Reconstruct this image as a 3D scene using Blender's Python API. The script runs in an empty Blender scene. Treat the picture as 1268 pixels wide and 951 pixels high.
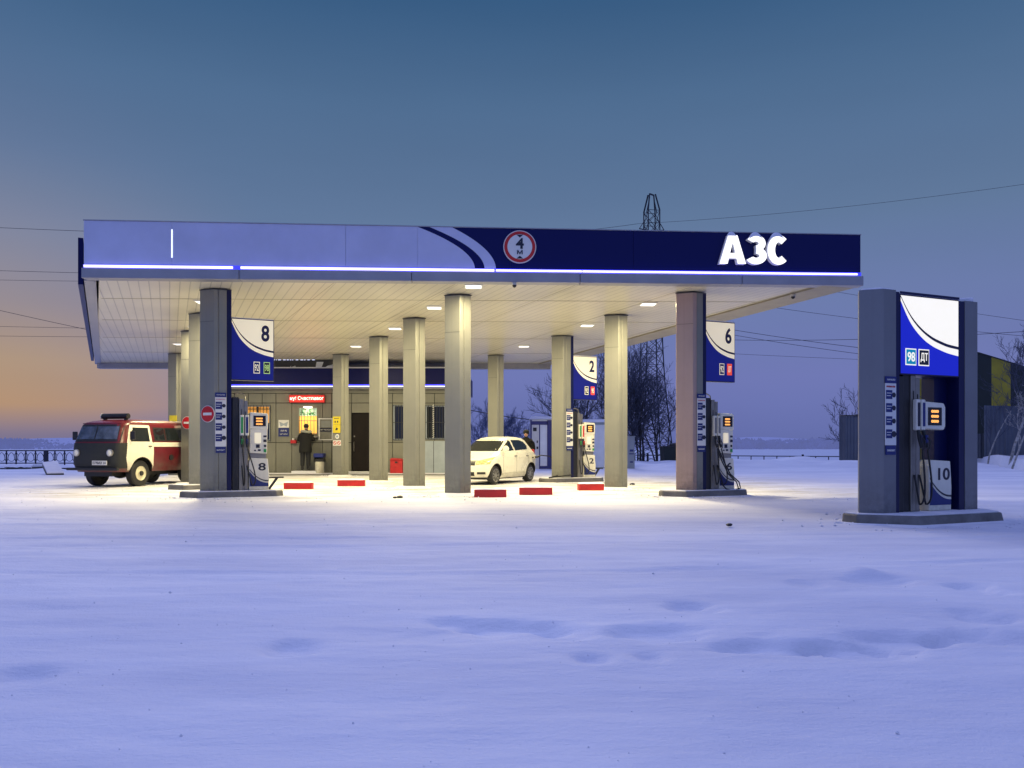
import bpy, bmesh, math, random
from mathutils import Vector, Matrix, noise

R = math.radians
sc = bpy.context.scene
C = sc.collection
random.seed(7)
CH = 1.12                                  # camera height

def PX(px, D): return (px - 634.0) * D / 1000.0
def PZ(py, D): return CH + (553.0 - py) * D / 1000.0

# ------------------------------------------------------------------ materials
M = {}
def mat(name, col, rough=.6, metal=0., emis=None, estr=0., noise_s=None, var=.15, bump=0., bscale=None, spec=.5, trans=0.):
    m = bpy.data.materials.new(name); m.use_nodes = True
    nt = m.node_tree; b = nt.nodes['Principled BSDF']
    b.inputs['Base Color'].default_value = (*col, 1)
    b.inputs['Roughness'].default_value = rough
    b.inputs['Metallic'].default_value = metal
    b.inputs['Specular IOR Level'].default_value = spec
    if trans: b.inputs['Transmission Weight'].default_value = trans
    if emis:
        b.inputs['Emission Color'].default_value = (*emis, 1)
        b.inputs['Emission Strength'].default_value = estr
    tc = nt.nodes.new('ShaderNodeTexCoord')
    if noise_s:
        n = nt.nodes.new('ShaderNodeTexNoise'); n.inputs['Scale'].default_value = noise_s
        n.inputs['Detail'].default_value = 6; n.inputs['Roughness'].default_value = .62
        nt.links.new(tc.outputs['Object'], n.inputs['Vector'])
        r = nt.nodes.new('ShaderNodeValToRGB')
        r.color_ramp.elements[0].position = .3; r.color_ramp.elements[1].position = .72
        r.color_ramp.elements[0].color = (*[c * (1 - var) for c in col], 1)
        r.color_ramp.elements[1].color = (*[min(1, c * (1 + var)) for c in col], 1)
        nt.links.new(n.outputs['Fac'], r.inputs['Fac']); nt.links.new(r.outputs['Color'], b.inputs['Base Color'])
        mr = nt.nodes.new('ShaderNodeMapRange'); mr.inputs['To Min'].default_value = max(0, rough - .1); mr.inputs['To Max'].default_value = min(1, rough + .12)
        nt.links.new(n.outputs['Fac'], mr.inputs['Value']); nt.links.new(mr.outputs['Result'], b.inputs['Roughness'])
    if bump:
        n2 = nt.nodes.new('ShaderNodeTexNoise'); n2.inputs['Scale'].default_value = bscale or 30; n2.inputs['Detail'].default_value = 5
        nt.links.new(tc.outputs['Object'], n2.inputs['Vector'])
        bp = nt.nodes.new('ShaderNodeBump'); bp.inputs['Strength'].default_value = bump; bp.inputs['Distance'].default_value = .02
        nt.links.new(n2.outputs['Fac'], bp.inputs['Height']); nt.links.new(bp.outputs['Normal'], b.inputs['Normal'])
    M[name] = m; return m

mat('column_metal', (.235, .235, .195), .42, .3, noise_s=1.3, var=.09, bump=.03, bscale=5)
mat('pylon_metal', (.20, .205, .215), .40, .4, noise_s=1.2, var=.09, bump=.03, bscale=5)
mat('trim_dark', (.05, .052, .05), .5, .2, noise_s=5)
mat('silver_panel', (.52, .53, .68), .42, .3, noise_s=.9, var=.09, bump=.25, bscale=.9)
mat('lip_panel', (.30, .30, .33), .45, .4, noise_s=1.5, var=.12)
mat('navy_panel', (.003, .005, .075), .4, 0, spec=.18)
mat('navy_board', (.004, .007, .055), .35, 0, spec=.3)
mat('blue_paint', (.008, .02, .17), .4, noise_s=5)
mat('soffit_brown', (.30, .27, .2), .6, noise_s=2)
mat('led_tube', (.8, .8, 1), .4, emis=(.42, .38, 1.0), estr=3.0)
mat('led_glow', (.05, .05, .5), .4, emis=(.03, .03, .85), estr=1.5)  # halo around the light strips, put in as glowing bands
mat('kiosk_led', (.8, .8, 1), .4, emis=(.62, .68, 1.0), estr=1.7)
mat('sign_white', (.6, .6, .52), .35, emis=(1, .84, .5), estr=.52, noise_s=3, var=.05)
mat('sign_white_bright', (.8, .8, .72), .35, emis=(1, .93, .68), estr=.80, noise_s=3, var=.05)
mat('sign_blue', (.004, .007, .11), .35, emis=(.002, .005, .16), estr=.6)
mat('sign_blue_bright', (.006, .012, .26), .35, emis=(.004, .012, .55), estr=.72)
mat('sign_navy', (.004, .005, .05), .4)
mat('letter_white', (.9, .9, .85), .4, emis=(1, .96, .84), estr=1.25)
mat('letter_side', (.55, .56, .62), .5, emis=(.5, .5, .6), estr=.12)
mat('white_paint', (.70, .70, .66), .4, noise_s=3, var=.07)
mat('white_plastic', (.74, .71, .58), .35, noise_s=6, var=.06)  # warm station light put into the yellowish tint
mat('black_plastic', (.014, .014, .016), .45, noise_s=12, var=.3)
mat('dark_metal', (.035, .036, .04), .42, .5, noise_s=6, var=.25)
mat('steel', (.26, .245, .21), .36, .7, noise_s=8, var=.12)
mat('rubber', (.012, .012, .013), .55, noise_s=14, var=.3, bump=.1)
mat('screen_black', (.008, .008, .008), .2)
mat('digits_orange', (.9, .4, .1), .4, emis=(1, .42, .08), estr=1.4)
mat('digits_red', (.9, .2, .1), .4, emis=(1, .16, .05), estr=1.6)
mat('badge_cyan', (.0, .25, .38), .4, emis=(.0, .3, .42), estr=.5)
mat('badge_red', (.7, .05, .03), .4, emis=(.85, .09, .04), estr=.7)
mat('badge_green', (.25, .42, .12), .4, emis=(.45, .62, .2), estr=.6)
mat('green_plastic', (.03, .28, .07), .4)
mat('red_paint', (.42, .008, .012), .5, noise_s=5, var=.2)
mat('sign_red', (.5, .01, .012), .4)
mat('yellow_paint', (.62, .5, .02), .5, noise_s=6, var=.12)
mat('dark_text', (.01, .012, .03), .5)
mat('blue_text', (.008, .02, .14), .5)
mat('concrete', (.17, .165, .16), .75, noise_s=5, var=.3, bump=.35, bscale=18)
mat('island_metal', (.16, .155, .15), .45, .35, noise_s=3.5, var=.35, bump=.15, bscale=12)
mat('wall_panel', (.20, .20, .16), .55, .15, noise_s=.9, var=.13, bump=.05, bscale=5)
mat('wall_soffit', (.27, .27, .27), .6, noise_s=2)
mat('seam_dark', (.02, .02, .02), .8)
mat('door_brown', (.009, .006, .005), .5, spec=.2, noise_s=4, var=.25)
mat('curtain', (.8, .5, .1), .8, emis=(1, .58, .13), estr=.85)  # light of the room behind put into the cloth as glow
mat('curtain_dim', (.5, .26, .06), .8, emis=(.9, .42, .08), estr=.5)  # weaker room light, also put in as glow
mat('window_glow', (.4, .5, .42), .8, emis=(.5, .72, .5), estr=.38)
mat('navy_glass', (.01, .018, .06), .12)
mat('dark_glass', (.012, .016, .018), .12, spec=.55)
mat('car_glass', (.010, .014, .018), .08, spec=.6)
mat('van_screen', (.07, .09, .15), .12, spec=.7, noise_s=3, var=.5)
mat('column_pink_lit', (.42, .30, .245), .45, .2, noise_s=1.3, var=.08, bump=.03, bscale=5)  # pinkish light on the front right column put into its colour
mat('ticker_red', (.12, .006, .006), .5, emis=(.5, .012, .01), estr=.10)
mat('ticker_text', (1, .8, .8), .5, emis=(1, .62, .55), estr=1.9)
mat('car_cream', (.78, .755, .64), .28, 0, noise_s=2, var=.05)
mat('headlamp', (.6, .5, .22), .15, noise_s=20, var=.4)
mat('van_red', (.115, .006, .014), .32, noise_s=2.5, var=.22)
mat('van_cream', (.76, .72, .60), .35, noise_s=3, var=.08)
mat('van_black', (.016, .018, .017), .6, noise_s=6, var=.3, bump=.2, bscale=7)
mat('plate_white', (.7, .7, .68), .4)
mat('van_rim', (.62, .58, .42), .4, noise_s=8)
mat('alloy', (.40, .39, .36), .3, .7)
mat('coat_black', (.006, .0065, .007), .85, noise_s=9, var=.4, bump=.4, bscale=12)
mat('cloth_dark', (.016, .017, .02), .85, noise_s=10, var=.4, bump=.3)
mat('fur', (.35, .36, .30), .95, noise_s=30, var=.5, bump=.9, bscale=60)
mat('skin', (.50, .30, .22), .55)
mat('galvanized', (.33, .38, .42), .5, .3, noise_s=2, var=.12)
mat('box_white', (.80, .84, .86), .5, noise_s=2, var=.08)
mat('box_grey', (.20, .24, .30), .55, noise_s=2, var=.12)
mat('fence_dark', (.018, .02, .04), .6, noise_s=7)
mat('fence_rail', (.10, .105, .12), .6, noise_s=7)
mat('hangar_dark', (.016, .022, .020), .7, noise_s=1.2, var=.3)
mat('hangar_yellow', (.34, .27, .02), .7, noise_s=1.2, var=.25)
mat('corrugated', (.10, .115, .15), .55, .3, noise_s=1.1, var=.2)
mat('tower_steel', (.022, .028, .042), .6, .3, noise_s=3)
mat('wire_black', (.02, .022, .03), .6)
mat('bark', (.035, .032, .036), .9, noise_s=6, var=.35, bump=.4)
mat('twig', (.06, .065, .10), .95, noise_s=3, var=.3)
mat('birch_bark', (.30, .29, .28), .85, noise_s=7, var=.6, bump=.3)
mat('twig_frost', (.10, .12, .22), .95, noise_s=3, var=.3)  # frost dusting, plus distance haze put into the bluish colour
mat('far_wood', (.10, .12, .23), 1, emis=(.115, .135, .31), estr=.80, noise_s=.06, var=.3)  # distance haze put into the bluish colour and a faint glow
mat('far_bank', (.35, .36, .5), 1, emis=(.1, .12, .3), estr=.35)  # same distance haze put into colour and glow

def snow_mat(name, base=(.80, .80, .84), dirt=False):
    m = bpy.data.materials.new(name); m.use_nodes = True; nt = m.node_tree; b = nt.nodes['Principled BSDF']
    b.inputs['Roughness'].default_value = .72; b.inputs['Specular IOR Level'].default_value = .25
    tc = nt.nodes.new('ShaderNodeTexCoord')
    n = nt.nodes.new('ShaderNodeTexNoise'); n.inputs['Scale'].default_value = .55; n.inputs['Detail'].default_value = 8; n.inputs['Roughness'].default_value = .6
    mp = nt.nodes.new('ShaderNodeMapping'); mp.inputs['Scale'].default_value = (.35, 1, 1); mp.inputs['Rotation'].default_value = (0, 0, R(-6))
    nt.links.new(tc.outputs['Object'], mp.inputs['Vector']); nt.links.new(mp.outputs['Vector'], n.inputs['Vector'])
    r = nt.nodes.new('ShaderNodeValToRGB'); r.color_ramp.elements[0].position = .33; r.color_ramp.elements[1].position = .6
    r.color_ramp.elements[0].color = (base[0] * .80, base[1] * .81, base[2] * .86, 1); r.color_ramp.elements[1].color = (*base, 1)
    nt.links.new(n.outputs['Fac'], r.inputs['Fac']); nt.links.new(r.outputs['Color'], b.inputs['Base Color'])
    n1 = nt.nodes.new('ShaderNodeTexNoise'); n1.inputs['Scale'].default_value = 5; n1.inputs['Detail'].default_value = 8; n1.inputs['Roughness'].default_value = .6
    n2 = nt.nodes.new('ShaderNodeTexNoise'); n2.inputs['Scale'].default_value = 45; n2.inputs['Roughness'].default_value = .7; n2.inputs['Detail'].default_value = 3
    nt.links.new(tc.outputs['Object'], n2.inputs['Vector']); nt.links.new(mp.outputs['Vector'], n1.inputs['Vector'])
    b1 = nt.nodes.new('ShaderNodeBump'); b1.inputs['Strength'].default_value = .5; b1.inputs['Distance'].default_value = .05
    b2 = nt.nodes.new('ShaderNodeBump'); b2.inputs['Strength'].default_value = .6; b2.inputs['Distance'].default_value = .008
    nt.links.new(n1.outputs['Fac'], b1.inputs['Height']); nt.links.new(n2.outputs['Fac'], b2.inputs['Height'])
    nt.links.new(b1.outputs['Normal'], b2.inputs['Normal']); nt.links.new(b2.outputs['Normal'], b.inputs['Normal'])
    if dirt:
        sp = nt.nodes.new('ShaderNodeSeparateXYZ'); nt.links.new(tc.outputs['Object'], sp.inputs[0])
        def rg(out, a, b_, c, d):
            m1_ = nt.nodes.new('ShaderNodeMapRange'); m1_.interpolation_type = 'SMOOTHSTEP'; m1_.inputs['From Min'].default_value = a; m1_.inputs['From Max'].default_value = b_
            m2_ = nt.nodes.new('ShaderNodeMapRange'); m2_.interpolation_type = 'SMOOTHSTEP'; m2_.inputs['From Min'].default_value = c; m2_.inputs['From Max'].default_value = d; m2_.inputs['To Min'].default_value = 1; m2_.inputs['To Max'].default_value = 0
            nt.links.new(sp.outputs[out], m1_.inputs['Value']); nt.links.new(sp.outputs[out], m2_.inputs['Value'])
            q = nt.nodes.new('ShaderNodeMath'); q.operation = 'MULTIPLY'; nt.links.new(m1_.outputs['Result'], q.inputs[0]); nt.links.new(m2_.outputs['Result'], q.inputs[1]); return q
        qx, qy = rg('X', -15, -9, 6, 11), rg('Y', 16.5, 19, 29, 33)
        nd = nt.nodes.new('ShaderNodeTexNoise'); nd.inputs['Scale'].default_value = 1.6; nd.inputs['Detail'].default_value = 9; nd.inputs['Roughness'].default_value = .7
        nt.links.new(mp.outputs['Vector'], nd.inputs['Vector'])
        rd = nt.nodes.new('ShaderNodeMapRange'); rd.inputs['From Min'].default_value = .44; rd.inputs['From Max'].default_value = .66; nt.links.new(nd.outputs['Fac'], rd.inputs['Value'])
        q1 = nt.nodes.new('ShaderNodeMath'); q1.operation = 'MULTIPLY'; nt.links.new(qx.outputs[0], q1.inputs[0]); nt.links.new(qy.outputs[0], q1.inputs[1])
        q2 = nt.nodes.new('ShaderNodeMath'); q2.operation = 'MULTIPLY'; nt.links.new(q1.outputs[0], q2.inputs[0]); nt.links.new(rd.outputs['Result'], q2.inputs[1])
        mxd = nt.nodes.new('ShaderNodeMixRGB'); mxd.inputs['Color2'].default_value = (.42, .38, .30, 1)
        nt.links.new(q2.outputs[0], mxd.inputs['Fac']); nt.links.new(r.outputs['Color'], mxd.inputs['Color1']); nt.links.new(mxd.outputs['Color'], b.inputs['Base Color'])
    M[name] = m
snow_mat('snow', dirt=True); snow_mat('snow_cap', (.82, .82, .86)); snow_mat('river_snow', (.62, .64, .72))

def ceiling_mat():
    m = bpy.data.materials.new('canopy_ceiling'); m.use_nodes = True; nt = m.node_tree; b = nt.nodes['Principled BSDF']
    tc = nt.nodes.new('ShaderNodeTexCoord')
    mp = nt.nodes.new('ShaderNodeMapping'); mp.inputs['Rotation'].default_value = (0, 0, R(-23))
    w = nt.nodes.new('ShaderNodeTexWave'); w.wave_type = 'BANDS'; w.bands_direction = 'X'; w.wave_profile = 'SAW'; w.inputs['Scale'].default_value = 1.55; w.inputs['Distortion'].default_value = .12
    nt.links.new(tc.outputs['Object'], mp.inputs['Vector']); nt.links.new(mp.outputs['Vector'], w.inputs['Vector'])
    r = nt.nodes.new('ShaderNodeValToRGB'); e = r.color_ramp.elements
    e[0].position = 0; e[0].color = (.26, .25, .21, 1); e[1].position = .14; e[1].color = (.60, .56, .43, 1)
    n = nt.nodes.new('ShaderNodeTexNoise'); n.inputs['Scale'].default_value = .45; n.inputs['Detail'].default_value = 6
    nt.links.new(tc.outputs['Object'], n.inputs['Vector'])
    r2 = nt.nodes.new('ShaderNodeValToRGB'); r2.color_ramp.elements[0].position = .3; r2.color_ramp.elements[0].color = (.82, .82, .8, 1); r2.color_ramp.elements[1].position = .7
    mx = nt.nodes.new('ShaderNodeMixRGB'); mx.blend_type = 'MULTIPLY'; mx.inputs['Fac'].default_value = 1
    nt.links.new(w.outputs['Fac'], r.inputs['Fac']); nt.links.new(n.outputs['Fac'], r2.inputs['Fac'])
    nt.links.new(r.outputs['Color'], mx.inputs['Color1']); nt.links.new(r2.outputs['Color'], mx.inputs['Color2'])
    nt.links.new(mx.outputs['Color'], b.inputs['Base Color'])
    bp = nt.nodes.new('ShaderNodeBump'); bp.inputs['Strength'].default_value = .35; bp.inputs['Distance'].default_value = .01
    nt.links.new(w.outputs['Fac'], bp.inputs['Height']); nt.links.new(bp.outputs['Normal'], b.inputs['Normal'])
    b.inputs['Roughness'].default_value = .33
    M['canopy_ceiling'] = m
ceiling_mat()
def weather(name, z0, z1, col, amt):
    # salt and grime splashed up from the ground, plus vertical streaks
    m = M[name]; nt = m.node_tree; b = nt.nodes['Principled BSDF']; L = nt.links
    src = b.inputs['Base Color'].links[0].from_socket
    tc = nt.nodes.new('ShaderNodeTexCoord'); sp = nt.nodes.new('ShaderNodeSeparateXYZ'); L.new(tc.outputs['Object'], sp.inputs[0])
    a = nt.nodes.new('ShaderNodeMapRange'); a.inputs['From Min'].default_value = z0; a.inputs['From Max'].default_value = z1; a.inputs['To Min'].default_value = 1; a.inputs['To Max'].default_value = 0; a.interpolation_type = 'SMOOTHSTEP'
    L.new(sp.outputs['Z'], a.inputs['Value'])
    n = nt.nodes.new('ShaderNodeTexNoise'); n.inputs['Scale'].default_value = 6; n.inputs['Detail'].default_value = 8; n.inputs['Roughness'].default_value = .7
    L.new(tc.outputs['Object'], n.inputs['Vector'])
    q = nt.nodes.new('ShaderNodeMapRange'); q.inputs['From Min'].default_value = .35; q.inputs['From Max'].default_value = .65; L.new(n.outputs['Fac'], q.inputs['Value'])
    mu = nt.nodes.new('ShaderNodeMath'); mu.operation = 'MULTIPLY'; L.new(a.outputs['Result'], mu.inputs[0]); L.new(q.outputs['Result'], mu.inputs[1])
    mp = nt.nodes.new('ShaderNodeMapping'); mp.inputs['Scale'].default_value = (9, 9, .35); L.new(tc.outputs['Object'], mp.inputs['Vector'])
    n2 = nt.nodes.new('ShaderNodeTexNoise'); n2.inputs['Scale'].default_value = 1.5; n2.inputs['Detail'].default_value = 5; L.new(mp.outputs['Vector'], n2.inputs['Vector'])
    q2 = nt.nodes.new('ShaderNodeMapRange'); q2.inputs['From Min'].default_value = .5; q2.inputs['From Max'].default_value = .75; q2.inputs['To Max'].default_value = .10; L.new(n2.outputs['Fac'], q2.inputs['Value'])
    mm = nt.nodes.new('ShaderNodeMath'); mm.operation = 'MULTIPLY'; mm.inputs[1].default_value = amt; L.new(mu.outputs[0], mm.inputs[0])
    ad = nt.nodes.new('ShaderNodeMath'); ad.operation = 'ADD'; ad.use_clamp = True; L.new(mm.outputs[0], ad.inputs[0]); L.new(q2.outputs['Result'], ad.inputs[1])
    mx = nt.nodes.new('ShaderNodeMixRGB'); mx.inputs['Color2'].default_value = (*col, 1); L.new(ad.outputs[0], mx.inputs['Fac']); L.new(src, mx.inputs['Color1']); L.new(mx.outputs['Color'], b.inputs['Base Color'])
weather('column_metal', 0, .7, (.10, .095, .08), .7)
weather('column_pink_lit', 0, .7, (.12, .09, .07), .7)
weather('pylon_metal', 0, .9, (.10, .10, .105), .8)
weather('white_plastic', .1, .7, (.28, .25, .19), .6)
weather('van_red', .3, 1.1, (.10, .075, .06), .8)
weather('van_cream', .4, 1.1, (.35, .30, .22), .7)
weather('car_cream', .15, .5, (.40, .36, .28), .7)
weather('wall_panel', 0, .6, (.09, .085, .07), .6)

# ------------------------------------------------------------------ mesh builder
class MB:
    def __init__(s): s.v = []; s.f = []; s.mi = []
    def add(s, vs, fs, m=0):
        o = len(s.v); s.v += [tuple(v) for v in vs]
        for f in fs: s.f.append([i + o for i in f]); s.mi.append(m)
        return s
    def box(s, x0, x1, y0, y1, z0, z1, m=0):
        return s.add([(x0, y0, z0), (x1, y0, z0), (x1, y1, z0), (x0, y1, z0), (x0, y0, z1), (x1, y0, z1), (x1, y1, z1), (x0, y1, z1)],
                     [(0, 3, 2, 1), (4, 5, 6, 7), (0, 1, 5, 4), (1, 2, 6, 5), (2, 3, 7, 6), (3, 0, 4, 7)], m)
    def prism(s, poly, z0, z1, m=0, top=None):
        n = len(poly); top = top or poly
        vs = [(x, y, z0) for x, y in poly] + [(x, y, z1) for x, y in top]
        fs = [tuple(reversed(range(n))), tuple(range(n, 2 * n))] + [(i, (i + 1) % n, n + (i + 1) % n, n + i) for i in range(n)]
        return s.add(vs, fs, m)
    def plate(s, poly, y0, y1, m=0):            # polygon in XZ (counter-clockwise seen from -Y), thickness y0 (front) .. y1
        n = len(poly)
        vs = [(x, y0, z) for x, z in poly] + [(x, y1, z) for x, z in poly]
        fs = [tuple(range(n)), tuple(reversed(range(n, 2 * n)))] + [(i, n + i, n + (i + 1) % n, (i + 1) % n) for i in range(n)]
        return s.add(vs, fs, m)
    def bar(s, a, b, w, h=None, m=0):
        h = h or w; a = Vector(a); b = Vector(b); d = (b - a).normalized()
        u = d.cross(Vector((0, 0, 1))); u = Vector((1, 0, 0)) if u.length < 1e-3 else u.normalized(); w_ = u.cross(d)
        vs = []
        for p in (a, b):
            for i, j in ((-1, -1), (1, -1), (1, 1), (-1, 1)): vs.append(p + u * i * w / 2 + w_ * j * h / 2)
        return s.add(vs, [(0, 3, 2, 1), (4, 5, 6, 7), (0, 1, 5, 4), (1, 2, 6, 5), (2, 3, 7, 6), (3, 0, 4, 7)], m)
    def tube(s, pts, r, n=8, m=0, cap=True):
        pts = [Vector(p) for p in pts]; rs = r if isinstance(r, (list, tuple)) else [r] * len(pts)
        vs = []; prev = None
        for i, p in enumerate(pts):
            d = (pts[min(i + 1, len(pts) - 1)] - pts[max(i - 1, 0)])
            d = d.normalized() if d.length > 1e-9 else Vector((0, 0, 1))
            if prev is None:
                u = d.cross(Vector((0, 0, 1)));  u = Vector((1, 0, 0)) if u.length < 1e-2 else u.normalized()
            else:
                u = prev - d * prev.dot(d); u = u.normalized() if u.length > 1e-6 else d.orthogonal().normalized()
            prev = u; w = d.cross(u)
            for k in range(n):
                a = 2 * math.pi * k / n; vs.append(p + (u * math.cos(a) + w * math.sin(a)) * rs[i])
        fs = [(i * n + k, i * n + (k + 1) % n, (i + 1) * n + (k + 1) % n, (i + 1) * n + k) for i in range(len(pts) - 1) for k in range(n)]
        if cap: fs += [tuple(reversed(range(n))), tuple(range((len(pts) - 1) * n, len(pts) * n))]
        return s.add(vs, fs, m)
    def lathe(s, prof, axis='z', c=(0, 0, 0), n=24, m=0):     # prof: (radius, height)
        vs = []
        for r, h in prof:
            for k in range(n):
                a = 2 * math.pi * k / n; p = (r * math.cos(a), r * math.sin(a), h)
                if axis == 'x': p = (p[2], p[0], p[1])
                if axis == 'y': p = (p[0], p[2], p[1])
                vs.append((p[0] + c[0], p[1] + c[1], p[2] + c[2]))
        fs = [(i * n + k, i * n + (k + 1) % n, (i + 1) * n + (k + 1) % n, (i + 1) * n + k) for i in range(len(prof) - 1) for k in range(n)]
        fs += [tuple(reversed(range(n))), tuple(range((len(prof) - 1) * n, len(prof) * n))]
        return s.add(vs, fs, m)
    def grid(s, fn, us, vs_, m=0, skip=None):
        nu, nv = len(us), len(vs_)
        pts = [fn(u, v) for u in us for v in vs_]
        fs = []
        for i in range(nu - 1):
            for j in range(nv - 1):
                if skip and skip((us[i] + us[i + 1]) / 2, (vs_[j] + vs_[j + 1]) / 2): continue
                fs.append((i * nv + j, (i + 1) * nv + j, (i + 1) * nv + j + 1, i * nv + j + 1))
        return s.add(pts, fs, m)
    def build(s, name, mats, parent=None, smooth=False, bevel=0, recalc=True):
        me = bpy.data.meshes.new(name); me.from_pydata(s.v, [], s.f)
        if not isinstance(mats, (list, tuple)): mats = [mats]
        for m in mats: me.materials.append(M[m])
        if len(mats) > 1: me.polygons.foreach_set('material_index', s.mi)
        if recalc:
            bm = bmesh.new(); bm.from_mesh(me); bmesh.ops.recalc_face_normals(bm, faces=bm.faces); bm.to_mesh(me); bm.free()
        if smooth:
            me.polygons.foreach_set('use_smooth', [True] * len(me.polygons))
            try: me.set_sharp_from_angle(angle=R(38))
            except Exception: pass
        o = bpy.data.objects.new(name, me); C.objects.link(o)
        if parent: o.parent = parent
        if bevel:
            b = o.modifiers.new('edge', 'BEVEL'); b.width = bevel; b.segments = 2; b.limit_method = 'ANGLE'; b.angle_limit = R(35)
        return o

def tag(o, label=None, cat=None, group=None, kind=None):
    if label: o['label'] = label
    if cat: o['category'] = cat
    if group: o['group'] = group
    if kind: o['kind'] = kind
    return o
def thing(name, label, cat, loc=(0, 0, 0), rz=0, group=None, scale=1):
    o = bpy.data.objects.new(name, None); C.objects.link(o); o.empty_display_size = .2
    o.location = loc; o.rotation_euler = (0, 0, rz); o.scale = (scale,) * 3
    return tag(o, label, cat, group)
def kids(o): return [c for c in bpy.data.objects if c.parent == o]
def copy_tree(o, parent=None):
    c = o.copy(); C.objects.link(c); c.parent = parent
    for ch in kids(o): copy_tree(ch, c)
    return c

def text(s, x0, x1, z0, z1, y, m, parent, name='lettering', ext=.004, bold=0., fit=True, rows=None):
    cu = bpy.data.curves.new('t', 'FONT'); cu.body = s; cu.size = 1; cu.extrude = .5; cu.offset = bold; cu.resolution_u = 6
    o = bpy.data.objects.new('t', cu); C.objects.link(o)
    bpy.context.view_layer.update()
    me = bpy.data.meshes.new_from_object(o.evaluated_get(bpy.context.evaluated_depsgraph_get()))
    bpy.data.objects.remove(o); bpy.data.curves.remove(cu)
    xs = [v.co.x for v in me.vertices]; ys = [v.co.y for v in me.vertices]
    if not xs: return None
    ax, bx, ay, by = min(xs), max(xs), min(ys), max(ys)
    for v in me.vertices:
        x = x0 + (v.co.x - ax) / (bx - ax) * (x1 - x0); z = z0 + (v.co.y - ay) / (by - ay) * (z1 - z0)
        yy = y - ext * (v.co.z + .5)
        v.co = (x, yy, z)
    me.materials.clear()
    me.materials.append(M[m])
    me.name = name
    r = bpy.data.objects.new(name, me); C.objects.link(r)
    if parent: r.parent = parent
    return r

def bool_cut(obj, cutters):
    mb = MB()
    for c in cutters: mb.v, mb.f, mb.mi = mb.v, mb.f, mb.mi; c(mb)
    cut = mb.build('cutter', [obj.data.materials[0].name, 'black_plastic'], obj.parent)
    cut.data.polygons.foreach_set('material_index', [1] * len(cut.data.polygons))
    b = obj.modifiers.new('b', 'BOOLEAN'); b.operation = 'DIFFERENCE'; b.solver = 'EXACT'; b.object = cut
    bpy.context.view_layer.update()
    me = bpy.data.meshes.new_from_object(obj.evaluated_get(bpy.context.evaluated_depsgraph_get()))
    print('BOOL', len(obj.data.polygons), '->', len(me.polygons), len(cut.data.polygons)); obj.modifiers.clear(); obj.data = me
    bpy.data.objects.remove(cut)

# ------------------------------------------------------------------ camera
cam = bpy.data.cameras.new('camera'); co = bpy.data.objects.new('camera', cam); C.objects.link(co)
cam.sensor_width = 36; cam.lens = 1000 / 1268 * 36; cam.shift_y = 77.5 / 1268; cam.clip_end = 6000; cam.clip_start = .1
co.location = (0, 0, CH); co.rotation_euler = (R(90), 0, 0); sc.camera = co

# ------------------------------------------------------------------ world: dusk sky, afterglow to the left
w = bpy.data.worlds.new('World'); sc.world = w; w.use_nodes = True
nt = w.node_tree; bg = nt.nodes['Background']
def srgb(r, g, b):
    f = lambda c: (c / 255 / 12.92) if c / 255 <= .04045 else ((c / 255 + .055) / 1.055) ** 2.4
    return (f(r), f(g), f(b), 1)
tc = nt.nodes.new('ShaderNodeTexCoord'); sep = nt.nodes.new('ShaderNodeSeparateXYZ'); nt.links.new(tc.outputs['Generated'], sep.inputs[0])
def ramp(stops):
    r = nt.nodes.new('ShaderNodeValToRGB'); el = r.color_ramp.elements
    while len(el) < len(stops): el.new(.5)
    for e, (p, c) in zip(el, stops): e.position = p; e.color = srgb(*c)
    nt.links.new(sep.outputs['Z'], r.inputs['Fac']); return r
SE = lambda y: math.sin(math.atan((553 - y) / 1000))
cool = ramp([(0, (98, 108, 166)), (SE(535), (102, 112, 172)), (SE(470), (112, 121, 180)), (SE(380), (108, 124, 172)), (SE(280), (97, 121, 156)), (SE(130), (79, 109, 145)), (SE(0), (56, 92, 131)), (.56, (64, 94, 146)), (.66, (126, 138, 212)), (1, (142, 153, 228))])  # unseen zenith brightened to add light on the snow
warm = ramp([(0, (122, 112, 140)), (SE(540), (128, 118, 142)), (SE(508), (182, 147, 116)), (SE(460), (178, 152, 126)), (SE(400), (154, 142, 144)), (SE(330), (136, 138, 156)), (SE(230), (106, 124, 158)), (SE(0), (56, 94, 138)), (.62, (104, 124, 200)), (1, (118, 136, 218))])
dt = nt.nodes.new('ShaderNodeVectorMath'); dt.operation = 'DOT_PRODUCT'; dt.inputs[1].default_value = Vector((-.66, .75, 0)).normalized()
nt.links.new(tc.outputs['Generated'], dt.inputs[0])
mr = nt.nodes.new('ShaderNodeMapRange'); mr.inputs['From Min'].default_value = .87; mr.inputs['From Max'].default_value = 1.0; mr.interpolation_type = 'SMOOTHSTEP'
nt.links.new(dt.outputs['Value'], mr.inputs['Value'])
mix = nt.nodes.new('ShaderNodeMixRGB'); nt.links.new(mr.outputs['Result'], mix.inputs['Fac'])
nt.links.new(cool.outputs['Color'], mix.inputs['Color1']); nt.links.new(warm.outputs['Color'], mix.inputs['Color2'])
sn = nt.nodes.new('ShaderNodeTexNoise'); sn.inputs['Scale'].default_value = 2.2; sn.inputs['Detail'].default_value = 4
smp = nt.nodes.new('ShaderNodeMapping'); smp.inputs['Scale'].default_value = (1, 1, 5)
nt.links.new(tc.outputs['Generated'], smp.inputs['Vector']); nt.links.new(smp.outputs['Vector'], sn.inputs['Vector'])
smr = nt.nodes.new('ShaderNodeMapRange'); smr.inputs['To Min'].default_value = .93; smr.inputs['To Max'].default_value = 1.07
nt.links.new(sn.outputs['Fac'], smr.inputs['Value'])
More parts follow.
